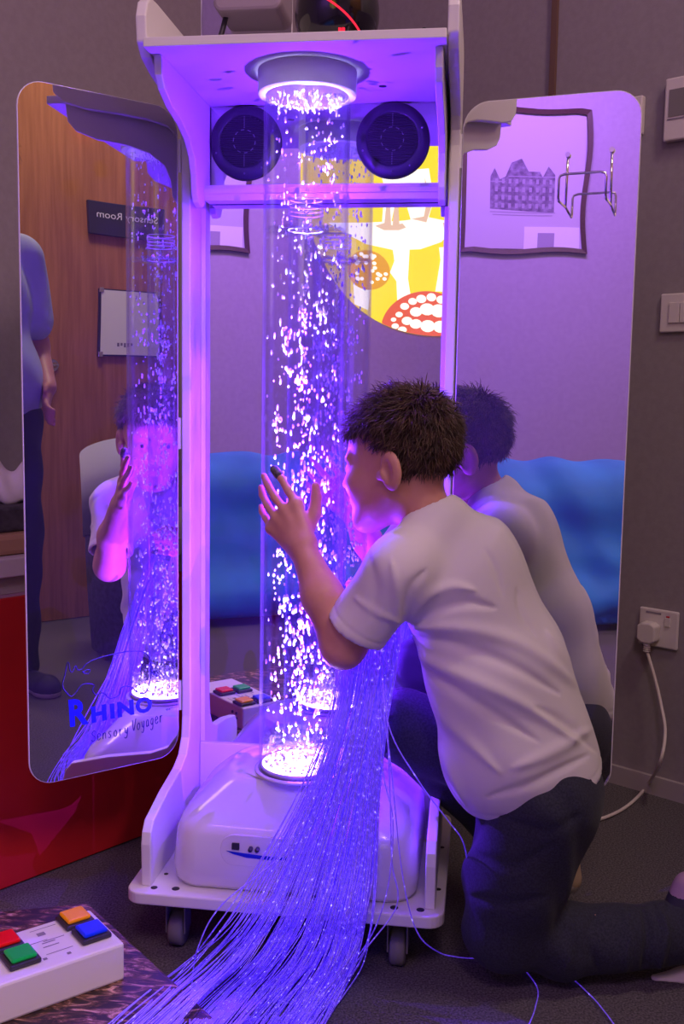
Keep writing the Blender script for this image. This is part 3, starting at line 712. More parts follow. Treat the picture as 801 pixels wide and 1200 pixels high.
m = MBld(); c = pxo(500, 388); disc(m, c, .44, .34, .0092, n=64); m.build('red_mushroom', RED_, pc, fix=False)
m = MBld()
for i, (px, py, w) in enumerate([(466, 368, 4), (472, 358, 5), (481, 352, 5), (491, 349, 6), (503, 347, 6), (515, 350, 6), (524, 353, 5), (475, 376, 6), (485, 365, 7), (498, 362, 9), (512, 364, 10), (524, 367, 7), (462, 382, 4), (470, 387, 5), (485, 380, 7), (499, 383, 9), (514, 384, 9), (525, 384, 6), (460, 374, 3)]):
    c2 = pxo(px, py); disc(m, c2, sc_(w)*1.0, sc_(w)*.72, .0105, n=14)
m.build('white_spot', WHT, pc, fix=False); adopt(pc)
# ================================================================== blue beanbags
def beanbag(name, cen, ax, sx, sy, sz, label, seed, parts=None):
    f, l, u = basis(ax); F = Field(np.array(cen)-[1.0, 1.0, .05], np.array(cen)+[1.0, 1.0, 1.0], .024)
    c = np.array(cen); Rr = [f, l, u]
    F.cone(c-f*(sx-.38)+[0, 0, .33], c+f*(sx-.38)+[0, 0, .33], .36, .36, .08); F.cone(c-f*(sx-.30)-l*.12+[0, 0, .50], c+f*(sx-.26)-l*.12+[0, 0, .50], .215, .205, .03)
    F.cone(c-f*(sx-.34)+l*.16+[0, 0, .26], c+f*(sx-.34)+l*.16+[0, 0, .26], .28, .30, .05); F.ell(c+[0, 0, .12], Rr, (sx*1.0, sy, .16), .1)
    F.cut((0, 0, .006), (0, 0, -1), .03)
    def d(P, nr):
        q = P@np.array([1.3, 2.1, 3.7])*4+seed; w = P[:, 0]*5+seed
        return .016*np.sin(q+1.5*np.sin(P[:, 2]*9+w))*(P[:, 2] > .05)+.010*np.sin(P[:, 1]*17+3*np.sin(P[:, 0]*7+P[:, 2]*5))*(P[:, 2] > .05)
    o = F.build(name, K['blue'], None, 3, disp=d); tag(o, label, 'beanbag', None); return o
bc = room(-1.22, .50)
beanbag('beanbag', bc, E1*-1, .98, .50, .72, 'large blue beanbag across the room, reflected in the back and right mirrors', 0)
# ================================================================== red cabinet at the left
RC0 = np.array([-.671, 1.926, 0]); mdir = None
rd = room(1, 0)-room(0, 0)      # along the back wall
mR = 1.786
def rbox(mb, n0, n1, m0, m1, z0, z1, mi=0):
    P = [room(n, q, z) for z in (z0, z1) for (n, q) in ((n0, m0), (n1, m0), (n1, m1), (n0, m1))]
    mb.add(P, [(0, 3, 2, 1), (4, 5, 6, 7), (0, 1, 5, 4), (1, 2, 6, 5), (2, 3, 7, 6), (3, 0, 4, 7)], mi)
nq = RC0@N1; rq = RC0@M1
cab = thing('cabinet', 'low red-fronted cabinet with a pale worktop behind the left mirror wing', 'cabinet', room(nq, rq+.2), 0)
m = MBld(); rbox(m, nq-1.2, 2.2, rq+.012, NB_-.02, .0, .598); m.build('carcass', K['soleshade'], cab)
m = MBld(); rbox(m, nq-1.2, 2.2, rq, rq+.011, .004, .592); m.build('red_front', K['red'], cab, .001)
m = MBld(); rbox(m, nq-1.2, 2.2, rq+.012, NB_-.02, .5985, .634); m.build('plinth_rail', K['skirting'], cab)
m = MBld(); rbox(m, nq-1.2, 2.2, rq-.008, NB_-.02, .6345, .672); m.build('worktop', K['worktop'], cab, .003); adopt(cab)
tray = MBld(); rbox(tray, nq-.9, 1.2, rq+.02, NB_-.06, .6722, .714); tag(tray.build('seat_pad', K['tan'], None, .01), 'tan pad lying on the pale worktop behind the left wing', 'pad')
bx = MBld(); rbox(bx, nq-.35, nq+.32, rq+.05, NB_-.12, .7145, .765); tag(bx.build('storage_tray', K['darkfab'], None, .006), 'dark grey tray on the tan pad', 'tray')
# tissue
c0 = hit(CAM, ray(13, 603), M1*(rq+.14), M1); c0[2] = .766
F = Field(c0-np.array([.16, .16, .02]), c0+np.array([.16, .16, .16]), .005)
F.cone(c0+[0, 0, .018], c0+[.03, .02, .07], .05, .012, .02); F.cone(c0+[-.03, 0, .018], c0+[-.05, .01, .1], .04, .008, .02); F.cone(c0+[.03, .02, .02], c0+[.06, .045, .085], .03, .006, .02); F.cut(c0, (0, 0, -1))
tag(F.build('tissue', K['tissue'], None, 1, disp=lambda P, n: .005*np.sin(P[:, 0]*120+P[:, 2]*60)), 'crumpled pale tissue on the dark tray at the left edge', 'tissue')
# ================================================================== wall fittings on the right wall
def rw(px, py): P = hit(CAM, ray(px, py), N1*NR_, N1); return P@M1, P[2]
def fbox(mb, m0, m1, z0, z1, d0, d1, mi=0): rbox(mb, NR_-d1, NR_-d0, m0, m1, z0, z1, mi)
th = thing('thermostat', 'white wall controller with a grey screen at the upper right', 'thermostat', room(NR_, .24, 1.6)); a, z1 = rw(784, 95); _, z0 = rw(783, 168)
m = MBld(); fbox(m, a-.13, a, z0, z1, .0005, .022); m.build('case', K['socket'], th, .004)
m = MBld(); fbox(m, a-.11, a-.012, z0+.055, z1-.028, .022, .0235); m.build('screen', mat('grey_screen', (.22, .20, .21), .2), th)
m = MBld(); fbox(m, a-.06, a-.010, z0+.048, z0+.051, .022, .0235); m.build('marking', K['ink'], th); adopt(th)
sm = MBld(); a, z1 = rw(757, 113); _, z0 = rw(757, 158); fbox(sm, a, a+.075, z0, z1, .0005, .020); tag(sm.build('wall_sensor', K['socket'], None, .004), 'small white box on the wall behind the right wing corner', 'sensor')
sw_ = thing('light_switch', 'white double light switch on the right wall at the picture edge', 'light switch', room(NR_, .2, 1.16)); a, z1 = rw(776, 345); _, z0 = rw(775, 390)
m = MBld(); fbox(m, a-.15, a, z0, z1, .0005, .010); m.build('plate', K['socket'], sw_, .003)
for k in range(3):
    m = MBld(); fbox(m, a-.022-.028*(k+1), a-.022-.028*k-.002, z0+.022, z1-.022, .010, .014); m.build('rocker', K['socket'], sw_, .001)
adopt(sw_)
sk = thing('wall_socket', 'white single mains socket low on the right wall', 'socket', room(NR_, .2, .39)); a, z1 = rw(751, 710); _, z0 = rw(751, 754); b_, _ = rw(797, 716)
m = MBld(); fbox(m, b_, a, z0, z1, .0005, .010); m.build('plate', K['socket'], sk, .004)
m = MBld(); fbox(m, b_+.020, b_+.034, z1-.040, z1-.018, .010, .014); m.build('rocker', K['socket'], sk, .001)
m = MBld(); fbox(m, b_+.023, b_+.031, z1-.017, z1-.013, .010, .0115); m.build('red_mark', K['red'], sk)
m = MBld(); fbox(m, b_+.045, b_+.085, z1-.013, z1-.008, .010, .0106); m.build('marking', K['ink'], sk); adopt(sk)
pg = thing('power_plug', 'white plug pushed into the low wall socket, its cable looping down', 'plug', room(NR_-.02, a-.03, z0+.03))
pm, pz = rw(765, 739)
m = MBld(); m.prism([(pm-.024, pz+.018), (pm-.012, pz+.026), (pm+.012, pz+.026), (pm+.024, pz+.018), (pm+.024, pz-.018), (pm+.010, pz-.026), (pm-.010, pz-.026), (pm-.024, pz-.018)], lambda p, q, t: room(NR_-.0105-t, p, q), 0, .034); m.build('body', K['socket'], pg, .004)
m = MBld(); m.tube([room(NR_-.032, pm, pz-.024), room(NR_-.032, pm, pz-.05)], [.0085, .006], 12)
for k in range(4): m.tube([room(NR_-.032, pm, pz-.030-.005*k), room(NR_-.032, pm, pz-.0325-.005*k)], .0092, 12)
m.build('strain_relief', K['socket'], pg, fix=False)
def cabp(px, py, off): P = hit(CAM, ray(px, py), N1*(NR_-off), N1); return P
cp_ = [room(NR_-.032, pm, pz-.045), cabp(767, 795, .036), cabp(774, 825, .05), cabp(779, 858, .08), cabp(773, 893, .12), onz(757, 922, .012), onz(738, 942, .006), onz(716, 955, .006), onz(692, 962, .006), onz(665, 962, .006), onz(640, 955, .006), onz(560, 900, .006)]
m = MBld(); m.tube(catmull(cp_, 8), .0042, 8); m.build('cable', K['cable'], pg, fix=False); adopt(pg)
# ================================================================== rug and button box
PZ = .130                                   # the box stands on a low marbled block
c0 = onz(103, 1056, PZ); e1_ = unit((onz(190, 1135, PZ)-c0)); e2_ = unit(onz(-60, 1072, PZ)-c0)
fp = [c0, c0+e1_*.48, c0+e1_*.95+e2_*.2, c0+e1_*.95+e2_*.62, c0+e2_*.62]; fp = [np.array([p[0], p[1], 0]) for p in fp]
def onblock(P):
    q = np.array([P[0]-fp[0][0], P[1]-fp[0][1]]); A = np.array([[e1_[0], e2_[0]], [e1_[1], e2_[1]]]); u_, v_ = np.linalg.solve(A, q); return -.012 < u_ < .49+2.3*v_ and -.012 < v_ < .63
rg = MBld()
rg.add([tuple(p+Z*z) for z in (.001, PZ) for p in fp], [(4, 3, 2, 1, 0), (5, 6, 7, 8, 9)]+[(i, (i+1) % 5, 5+(i+1) % 5, 5+i) for i in range(5)])
km = mat('marbled_mat', (.1, .05, .03), .6); n_, l_, b_n = nodes(km)
tc = n_.new('ShaderNodeTexCoord'); t1_ = n_.new('ShaderNodeTexNoise'); t1_.inputs['Scale'].default_value = 17; t1_.inputs['Detail'].default_value = 8; t1_.inputs['Distortion'].default_value = 1.6; t1_.inputs['Roughness'].default_value = .7
mp_ = n_.new('ShaderNodeMapping'); mp_.inputs['Scale'].default_value = (1, 3.5, 1); mp_.inputs['Rotation'].default_value = (0, 0, .9)
l_.new(tc.outputs['Object'], mp_.inputs[0]); l_.new(mp_.outputs[0], t1_.inputs['Vector'])
cr_ = n_.new('ShaderNodeValToRGB'); e_ = cr_.color_ramp.elements; e_[0].position = .46; e_[0].color = (.022, .012, .012, 1); e_[1].position = .66; e_[1].color = (.75, .45, .33, 1); q_ = e_.new(.55); q_.color = (.16, .07, .045, 1)
l_.new(t1_.outputs['Fac'], cr_.inputs[0]); l_.new(cr_.outputs[0], b_n.inputs['Base Color'])
tag(rg.build('low_block', km, None, .008), 'low dark marbled brown block carrying the white switch box', 'block')
Zt, Zb = .188, PZ+.0003
near = onz(146, 1105, Zt)*np.array([1, 1, 0]); far = onz(105, 1065, Zt)*np.array([1, 1, 0]); dY = unit(far-near); dX = unit(onz(0, 1198, PZ)-onz(146, 1145, PZ)); wY = np.linalg.norm(far-near); LX = .265
bb = thing('switch_box', 'white switch box with red, green, yellow and blue buttons on the marbled block', 'switch box', near+Z*PZ, 0)
def bxp(x, y, z): return near+dX*x+dY*y+Z*z
m = MBld(); m.add([bxp(x, y, z) for z in (Zb, Zt) for x, y in ((0, 0), (LX, 0), (LX, wY), (0, wY))], [(0, 3, 2, 1), (4, 5, 6, 7), (0, 1, 5, 4), (1, 2, 6, 5), (2, 3, 7, 6), (3, 0, 4, 7)]); m.build('case', K['white'], bb, .004)
def boxuv(px, py, z=Zt+.006):
    P = onz(px, py, z)-near; A = np.array([[dX[0], dY[0]], [dX[1], dY[1]]]); return np.linalg.solve(A, P[:2])
for nm, px, py in (('btn_yellow', 88, 1076), ('btn_blue', 107, 1092), ('btn_red', 5, 1104), ('btn_green', 24, 1121)):
    x, y = boxuv(px, py); h = .023
    m = MBld(); m.add([bxp(x+i, y+j, z) for z in (Zt+.0002, Zt+.008) for i, j in ((-h, -h), (h, -h), (h, h), (-h, h))], [(0, 3, 2, 1), (4, 5, 6, 7), (0, 1, 5, 4), (1, 2, 6, 5), (2, 3, 7, 6), (3, 0, 4, 7)]); bz = m.build('button_surround', K['black'], bb, .003)
    h = .0185; m = MBld(); m.add([bxp(x+i, y+j, z) for z in (Zt+.0082, Zt+.0145) for i, j in ((-h, -h), (h, -h), (h, h), (-h, h))], [(0, 3, 2, 1), (4, 5, 6, 7), (0, 1, 5, 4), (1, 2, 6, 5), (2, 3, 7, 6), (3, 0, 4, 7)]); q = m.build('button', K[nm], bz, .003); q['label'] = nm[4:]+' push button'
m = MBld()
for (px, py, w, h) in ((48, 1095, .006, .005), (53, 1124, .003, .003), (81, 1117, .003, .003), (60, 1108, .012, .0012), (57, 1104, .010, .0012), (63, 1100, .016, .0010), (40, 1106, .02, .0008), (50, 1088, .02, .0008), (70, 1114, .02, .0008)):
    x, y = boxuv(px, py, Zt); m.add([bxp(x+i, y+j, Zt+.0004) for i, j in ((-w, -h), (w, -h), (w, h), (-w, h))], [(0, 1, 2, 3)])
x, y = boxuv(62, 1108, Zt)
m.build('printed_marks', K['ink'], bb, fix=False)
for z in (.155, .168): 
    for x in (.03, .05): MBld().tube([bxp(x, wY+.0002, z), bxp(x, wY+.003, z)], .004, 10).build('socket', K['black'], bb, fix=False)
adopt(bb)
# ================================================================== fibre optic bundle
fb = thing('fibre_optic_bundle', 'spray of violet glowing fibre optic strands spilling from the trolley over the floor', 'fibre optics', loc(.12, -.06, .6), 0)
ctrl = [  # (left px, right px, py, world y or z on floor)
    ((425, 462), 715, ('y', 1.735)), ((400, 466), 755, ('y', 1.715)), ((384, 452), 840, ('y', 1.68)), ((350, 441), 930, ('y', 1.655)), ((300, 434), 1020, ('y', 1.625)),
    ((262, 425), 1080, ('y', 1.59)), ((214, 412), 1128, ('z', .05)), ((172, 392), 1162, ('z', .018)), ((128, 368), 1200, ('z', .012)), ((60, 330), 1262, ('z', .010)), ((-30, 290), 1340, ('z', .008))]
def strand(t, jit, seed):
    R_ = random.Random(seed); P = []; w = R_.uniform(-1, 1); ph = R_.uniform(0, 6.28); dz = R_.random()
    for i, (xx, py, (kind, val)) in enumerate(ctrl):
        tt = t+.03*math.sin(ph+i*.8)*min(i, 5)/5
        px = xx[0]+(xx[1]-xx[0])*tt; yy = py
        if kind == 'y': P.append(W(px, yy+6*w, val+.035*(dz-.5)*min(1, .4+i*.15)))
        else:
            q = onz(px, yy, PZ+.003+.010*dz)
            if not onblock(q): q = onz(px, yy, max(.004, val*(.3+1.2*dz)))
            P.append(q)
    return catmull(P, 4)
sp_mb = MBld(); NS = 100; allm = 270
for k in range(allm):
    g_ = rng.random(); t = min(1.04, max(-.05, rng.random() if g_ < .33 else (.30, .50, .68, .86, .97)[int(rng.integers(5))]+rng.normal()*.045))
    pts = strand(t, 1, 1000+k)
    r = .00105
    if k < NS-8:
        m = MBld(); m.tube(pts, r, 4); o = m.build('fibre_strand', K['fibre'], fb, fix=False)
    else: sp_mb.tube(pts, r, 4)
rest = sp_mb.build('fine_strands', K['fibre'], fb, fix=False); rest['kind'] = 'stuff'
loose = [[W(447, 760, 1.71), W(449, 830, 1.66), W(458, 900, 1.62), W(468, 1000, 1.59), W(478, 1060, 1.585), W(492, 1098, 1.60), onz(514, 1116, .008), onz(532, 1121, .006), onz(552, 1123, .006), onz(580, 1122, .008)],
         [W(446, 760, 1.71), W(455, 850, 1.635), W(490, 915, 1.60), W(525, 962, 1.58), W(541, 984, 1.59), W(548, 1010, 1.64)],
         [W(440, 770, 1.71), W(448, 900, 1.63), W(460, 960, 1.60), W(455, 1035, 1.58), W(438, 1090, 1.575), onz(412, 1130, .02), onz(380, 1165, .01), onz(345, 1200, .005), onz(300, 1240, .004)],
         [onz(600, 1120, .006), onz(628, 1155, .006), onz(627, 1180, .006), onz(618, 1205, .006), onz(600, 1250, .004)],
         [onz(600, 1110, .006), onz(660, 1140, .006), onz(690, 1165, .006), onz(706, 1183, .006), onz(722, 1206, .006), onz(735, 1240, .004)],
         [W(380, 870, 1.68), W(330, 965, 1.63), W(285, 1040, 1.60), W(250, 1090, 1.585), onz(215, 1135, .01), onz(175, 1175, .006), onz(130, 1215, .005)],
         [W(385, 890, 1.67), W(340, 990, 1.62), W(260, 1060, 1.59), W(232, 1110, 1.575), onz(225, 1150, .03), onz(222, 1200, .02), onz(220, 1260, .01)],
         [W(450, 770, 1.71), W(454, 860, 1.64), W(457, 940, 1.61), W(459, 1010, 1.59), W(465, 1060, 1.585), W(430, 1110, 1.57), onz(400, 1150, .01), onz(360, 1195, .006)]]
def lift(P):
    q = hit(CAM, unit(P-CAM), Z*(PZ+.006), Z); return q if P[2] < .08 and onblock(q) else P
loose = [[lift(P) for P in L] for L in loose]
for L in loose:
    m = MBld(); m.tube(catmull(L, 8), .0012, 5); m.build('fibre_strand', K['fibre'], fb, fix=False)
m = MBld(); m.tube([W(446, 700, 1.745), W(436, 728, 1.73)], [.018, .024], 20); m.build('ferrule', K['black'], fb); adopt(fb)
# ================================================================== people
def head(F, c, R, s=1.0, k=.012):
    """F forward, L left, U up rows in R; s scale. child's head, about .215 m tall"""
    c = np.asarray(c); f, l, u = R
    P = lambda a, b, d: c+(f*a+l*b+u*d)*s
    F.ell(P(-.012, 0, .028), R, np.array((.092, .074, .083))*s, k)
    F.ell(P(.028, 0, -.022), R, np.array((.060, .058, .078))*s, .03*s)
    F.ell(P(.045, 0, -.060), R, np.array((.042, .042, .042))*s, .03*s)
    F.cone(P(.078, 0, -.096), P(.070, 0, -.090), .017*s, .020*s, .02*s)
    for q in (1, -1):
        F.cone(P(-.005, .055*q, -.055), P(.068, .018*q, -.095), .014*s, .014*s, .03*s)
        F.ell(P(.055, .034*q, -.030), R, np.array((.030, .024, .026))*s, .02*s)              # cheek
        F.cone(P(.080, .012*q, .012), P(.068, .045*q, .012), .008*s, .007*s, .012*s)         # brow
        F.ell(P(.094, .030*q, -.006), R, np.array((.016, .015, .010))*s, .012*s, 's')        # eye socket
        # eyelid bulge
        F.ell(P(.074, .030*q, -.007), R, np.array((.012, .014, .011))*s, .004*s)
        # ear
        e = P(-.016, .0725*q, -.020); fe = unit(f*.96-l*q*.26); R2 = (fe, unit(l-fe*(l@fe)), u)
        F.ell(e+(-f*.006+l*q*.006)*s, R2, np.array((.0215, .0085, .033))*s, .006*s)
        F.ell(e+(f*.002+l*q*.0165)*s, R2, np.array((.0140, .0115, .0230))*s, .002*s, 's'); F.cone(e+(-f*.006+l*q*.006+u*.012)*s, e+(-f*.008+l*q*.006-u*.010)*s, .0032*s, .0028*s, .003*s); F.cone(e+(f*.010+l*q*.007-u*.002)*s, e+(f*.008+l*q*.007-u*.010)*s, .0045*s, .0045*s, .004*s)
        F.cone(P(.002, .074*q, -.022), P(.003, .074*q, -.028), .005*s, .005*s, .006*s)
    F.cone(P(.086, 0, .002), P(.104, 0, -.030), .0065*s, .0085*s, .012*s)
    for q in (1, -1): F.ell(P(.094, .009*q, -.033), R, np.array((.010, .007, .006))*s, .006*s)
    F.cone(P(.089, .014, -.058), P(.089, -.014, -.058), .0055*s, .0055*s, .006*s)
    F.cone(P(.087, .011, -.066), P(.087, -.011, -.066), .006*s, .006*s, .006*s)
    F.cone(P(.102, .022, -.0615), P(.102, -.022, -.0615), .0042*s, .0042*s, .004*s, 's')
def hair_part(c, R, parent, s=1.0, n=5200, length=.020, seed=3, cover=None):
    f, l, u = R; r_ = np.random.default_rng(seed); m = MBld(); c = np.asarray(c)
    rad = np.array((.096, .0775, .086))*s; cc = c+(f*-.013+u*.028)*s
    v = []; fa = []
    def ok(d):      # hairline: d in head axes (unit)
        x, y, z = d
        if z > .42: return x < .93 or z > .55
        if x > .18: return z > .30+.12*(x-.18) and x < .88
        if x > -.12: return z > -.05 if abs(y) > .6 else True
        return z > -.62
    # cap: displaced ellipsoid grid
    nu, nv = 64, 40; grid = {}; cv = []
    for i in range(nv+1):
        th = math.pi*i/nv
        for j in range(nu):
            ph = 2*math.pi*j/nu; d = np.array((math.sin(th)*math.cos(ph), math.sin(th)*math.sin(ph), math.cos(th)))
            g = 1.0+.014*math.sin(9*d[0]+5*d[2]*3)+.012*math.sin(13*d[1]+7*d[0])
            inn = ok(d); q = cc+(f*d[0]*rad[0]+l*d[1]*rad[1]+u*d[2]*rad[2])*(g*(1.0 if inn else .9)); cv.append(q); grid[(i, j)] = inn
    cf = [(i*nu+j, (i+1)*nu+j, (i+1)*nu+(j+1) % nu, i*nu+(j+1) % nu) for i in range(nv) for j in range(nu) if grid[(i, j)] or grid[(i+1, j)]]
    m.add(cv, cf, 1, True)
    cnt = 0
    whorl = unit(np.array((-.55, .15, .8)))
    while cnt < n:
        d = unit(r_.normal(size=3))
        if not ok(d): continue
        cnt += 1
        root = cc+f*d[0]*rad[0]+l*d[1]*rad[1]+u*d[2]*rad[2] if False else cc+(f*d[0]*rad[0]+l*d[1]*rad[1]+u*d[2]*rad[2])
        nrm = unit(f*d[0]/rad[0]+l*d[1]/rad[1]+u*d[2]/rad[2])
        away = d-whorl; away = away-d*(away@d); fl = f*away[0]+l*away[1]+u*away[2]; fl = unit(fl+1e-6)
        fl = unit(fl+np.array(r_.normal(size=3))*.42+ .35*np.cross(nrm, fl)*math.sin(d[0]*6+d[1]*5+d[2]*4))
        L = length*s*(1.15 if d[2] > .3 else .7)*(.7+.6*r_.random()); lift = .06+.20*r_.random() if d[2] > .3 else .08
        P = [root-nrm*.002*s, root+(nrm*lift*.9+fl*.5)*L*.6, root+(nrm*lift+fl*1.0)*L, root+(nrm*lift*.35+fl*1.55)*L-Z*L*.12]
        w = .0011*s; sd = unit(np.cross(nrm, fl)); o = len(v)
        for i, p in enumerate(P):
            ww = w*(1, .95, .7, .12)[i]; v += [p-sd*ww, p+nrm*ww*.9, p+sd*ww]
        for i in range(3):
            for a in range(3): fa.append((o+i*3+a, o+i*3+(a+1) % 3, o+i*3+3+(a+1) % 3, o+i*3+3+a))
    m.add(v, fa, 0, True)
    return m.build('hair', [K['hair'], K['cap']], parent, fix=False)
def eyes(c, R, parent, s=1.0):
    f, l, u = R
    for q in (1, -1):
        e = np.asarray(c)+(f*.0735+l*.030*q-u*.006)*s
        m = MBld(); m.ball(e, .0118*s, 16, 0); m.ball(e+f*.0078*s, .0058*s, 12, 1); m.build('eye', [K['eyewhite'], K['iris']], parent, fix=False)
def fingers(F, base, dirs, spec, k=.005):
    pass
# ------------------------------------------------------------------ the boy
boy = thing('person', 'boy in a white t-shirt and dark trousers kneeling with one hand on the bubble tube', 'person', (.40, 1.64, 0), 0)
hf, hl_, hu = basis(unit((-.875, .484, -.17)), unit((-.10, .09, 1)))
HC = np.array((.094, 1.697, .893)); HR_ = (hf, hl_, hu)
SL = W(470, 664, 1.590); SR = SL+unit((.643, .766, .02))*.235
NB = W(513, 612, 1.655)
EL = W(402, 757, 1.625); WR = W(354, 640, 1.690)
PEL = W(632, 905, 1.665)
h = .0026
B = Field((-.20, 1.40, -.005), (.80, 2.06, 1.03), h)
head(B, HC, HR_)
B.cone(HC+hf*-.020-hu*.045, NB-Z*.03, .044, .045, .03)
B.cone(NB-Z*.05, W(560, 730, 1.67), .05, .065, .03); B.cone(W(560, 730, 1.67), PEL, .065, .085, .04)
B.cone(SL, SR, .042, .042, .03)
B.cone(SL, EL, .040, .034, .02); B.cone(EL, (EL+WR)/2+np.array((0, -.004, 0)), .0345, .0325, .02); B.cone((EL+WR)/2+np.array((0, -.004, 0)), WR, .0325, .0215, .02)
# right arm reaching round behind the tube side towards the fibres
ER = np.array((.235, 1.86, .60)); WRR = W(446, 690, 1.775)
B.cone(SR, ER, .040, .034, .02); B.cone(ER, WRR, .034, .022, .02)
# legs (inside the trousers) with bare left ankle
KL = W(592, 1086, 1.635); AL = W(800, 1092, 1.66); KR = W(476, 852, 1.775); AR = np.array((.385, 1.878, .095))
hipL = PEL+np.array((-.01, -.055, -.03)); hipR = PEL+np.array((.02, .06, -.02))
B.cone(hipL, KL, .06, .045, .03); B.cone(KL, AL, .04, .030, .02); B.cone(hipR, KR, .06, .045, .03); B.cone(KR, AR, .04, .03, .02)
# left hand on the front-left of the tube
def hand(F, wr, palm, fing, thumb, pn, fr=.0068):
    """wr wrist, palm = list of 4 knuckle points (index..little), fing = list of joint chains, thumb chain"""
    ctr = sum(palm)/4
    for i, kp in enumerate(palm):
        F.cone(wr+(kp-ctr)*.45, kp, .0135, .0098, .012)
    F.cone(palm[0], palm[3], .0095, .0088, .010)
    for kp, ch, r in zip(palm, fing, (fr, fr*1.02, fr*.98, fr*.86)):
        pts = [kp]+ch; rs = np.linspace(r*1.14, r*.86, len(pts))
        for i in range(len(pts)-1): F.cone(pts[i], pts[i+1], rs[i], rs[i+1], .0035)
    rs = [.0150, .0115, .0090, .0078]
    for i in range(len(thumb)-1): F.cone(thumb[i], thumb[i+1], rs[i], rs[i+1], .006)
TX, TY = T[0], T[1]
def ontube(px, py, lift=.0072):      # point where the pixel ray meets the tube wall (plus finger radius)
    d = ray(px, py); R0 = .0747+lift; o = CAM
    a = d[0]**2+d[1]**2; b = 2*(d[0]*(o[0]-TX)+d[1]*(o[1]-TY)); c = (o[0]-TX)**2+(o[1]-TY)**2-R0**2
    D = b*b-4*a*c
    if D < 0:
        t = -b/(2*a); P = o+d*t; q = P[:2]-np.array([TX, TY]); q = q/np.linalg.norm(q)*R0; return np.array([TX+q[0], TY+q[1], P[2]])
    return o+d*((-b-math.sqrt(D))/(2*a))
knk = [ontube(347, 590, .013), ontube(333, 597, .013), ontube(323, 606, .013), ontube(318, 619, .012)]
fng = [[ontube(337, 574, .0105), ontube(329, 560, .008), ontube(322, 551, .0068)],
       [ontube(322, 583, .0105), ontube(313, 567, .008), ontube(309, 557.5, .0066)],
       [ontube(313, 592, .0105), ontube(307.5, 580, .0075), ontube(305.5, 571, .0064)],
       [ontube(311, 607, .0100), ontube(307, 600, .0068), ontube(305.5, 593.5, .0060)]]
th_ = [ontube(357, 625, .020), ontube(368, 602, .014), ontube(370.5, 583, .010), ontube(369.5, 570, .0085)]
hand(B, WR, knk, fng, th_, None)
# right hand holding the fibres
rk = [WRR+np.array(q) for q in ((-.040, -.012, .012), (-.042, -.008, -.002), (-.042, -.004, -.016), (-.038, 0, -.030))]
rf = [[k_+np.array((-.016, -.012, 0)), k_+np.array((-.010, -.028, 0)), k_+np.array((.006, -.032, 0))] for k_ in rk]
rt_ = [WRR+np.array((-.012, -.012, .012)), WRR+np.array((-.022, -.028, .018)), WRR+np.array((-.018, -.042, .012)), WRR+np.array((-.010, -.048, .006))]
hand(B, WRR, rk, rf, rt_, None)
lipc = HC+hf*.088-hu*.062
def skinm(Q):
    q = Q-lipc; a, b, c = q@hf, q@hl_, q@hu
    return ((np.abs(b) < .019) & (np.abs(c) < .0085) & (a > -.012) & (a < .02)).astype(int)
body = B.build('body', [K['skin'], K['lip']], boy, 2, matfn=skinm)
del B
hair_part(HC, HR_, boy, 1.0, 11000, .0165)
eyes(HC, HR_, boy)
# dark plaster on the index finger tip
bnd = Field(fng[0][2]-.03, fng[0][2]+.03, .0014); dd = unit(fng[0][2]-fng[0][1]); bnd.cone(fng[0][2]-dd*.011, fng[0][2]+dd*.0015, .0082, .0076, .002); bnd.build('finger_plaster', K['bandage'], boy, 1)
# ---- T-shirt
def seg_ridges(P, lines):
    out = np.zeros(len(P))
    for pts, w, a in lines:
        pts = [np.asarray(p) for p in pts]; best = np.full(len(P), 9.)
        for i in range(len(pts)-1):
            A, Bb = pts[i], pts[i+1]; ab = Bb-A; t = np.clip(((P-A)@ab)/(ab@ab), 0, 1); d = np.linalg.norm(P-A-t[:, None]*ab, axis=1)
            d = d/(.35+.65*np.sin(math.pi*np.clip((i+t)/(len(pts)-1), .04, .96))); best = np.minimum(best, d)
        out += a*np.exp(-(best/w)**2)
    return out
Sf = Field((-.12, 1.38, .20), (.60, 2.00, .95), .0042)
bd_ = unit(PEL-NB); side = unit((.643, .766, .0)); side = unit(side-bd_*(side@bd_)); fr_ = np.cross(side, bd_); fr_ = fr_ if fr_[0] < 0 else -fr_
RB = (fr_, side, bd_)
CH = W(540, 700, 1.665); BE = W(590, 800, 1.665); HI = W(628, 895, 1.66)
Sf.ell(W(549, 698, 1.665), RB, (.102, .122, .118), .04); Sf.ell(W(582, 782, 1.665), RB, (.116, .136, .125), .05); Sf.ell(W(605, 866, 1.66), RB, (.118, .142, .125), .05)
Sf.cone(W(600, 890, 1.66), W(632, 915, 1.66), .112, .106, .04)
Sf.cone(NB+bd_*.02, W(545, 650, 1.66), .050, .080, .04)
Sf.cone(SL-Z*.005, SR-Z*.005, .047, .047, .04); Sf.cone(NB-Z*.005, SL, .046, .045, .03); Sf.cone(NB-Z*.005, SR, .046, .045, .03)
sl_end = SL+(EL-SL)*.80; sd_ = unit(EL-SL)
Sf.cone(SL, sl_end, .047, .047, .035); Sf.cone(SL+(EL-SL)*.3-Z*.004, sl_end+sd_*.02, .044, .050, .02)
sr_end = SR+(ER-SR)*.62; Sf.cone(SR, sr_end, .054, .052, .03)
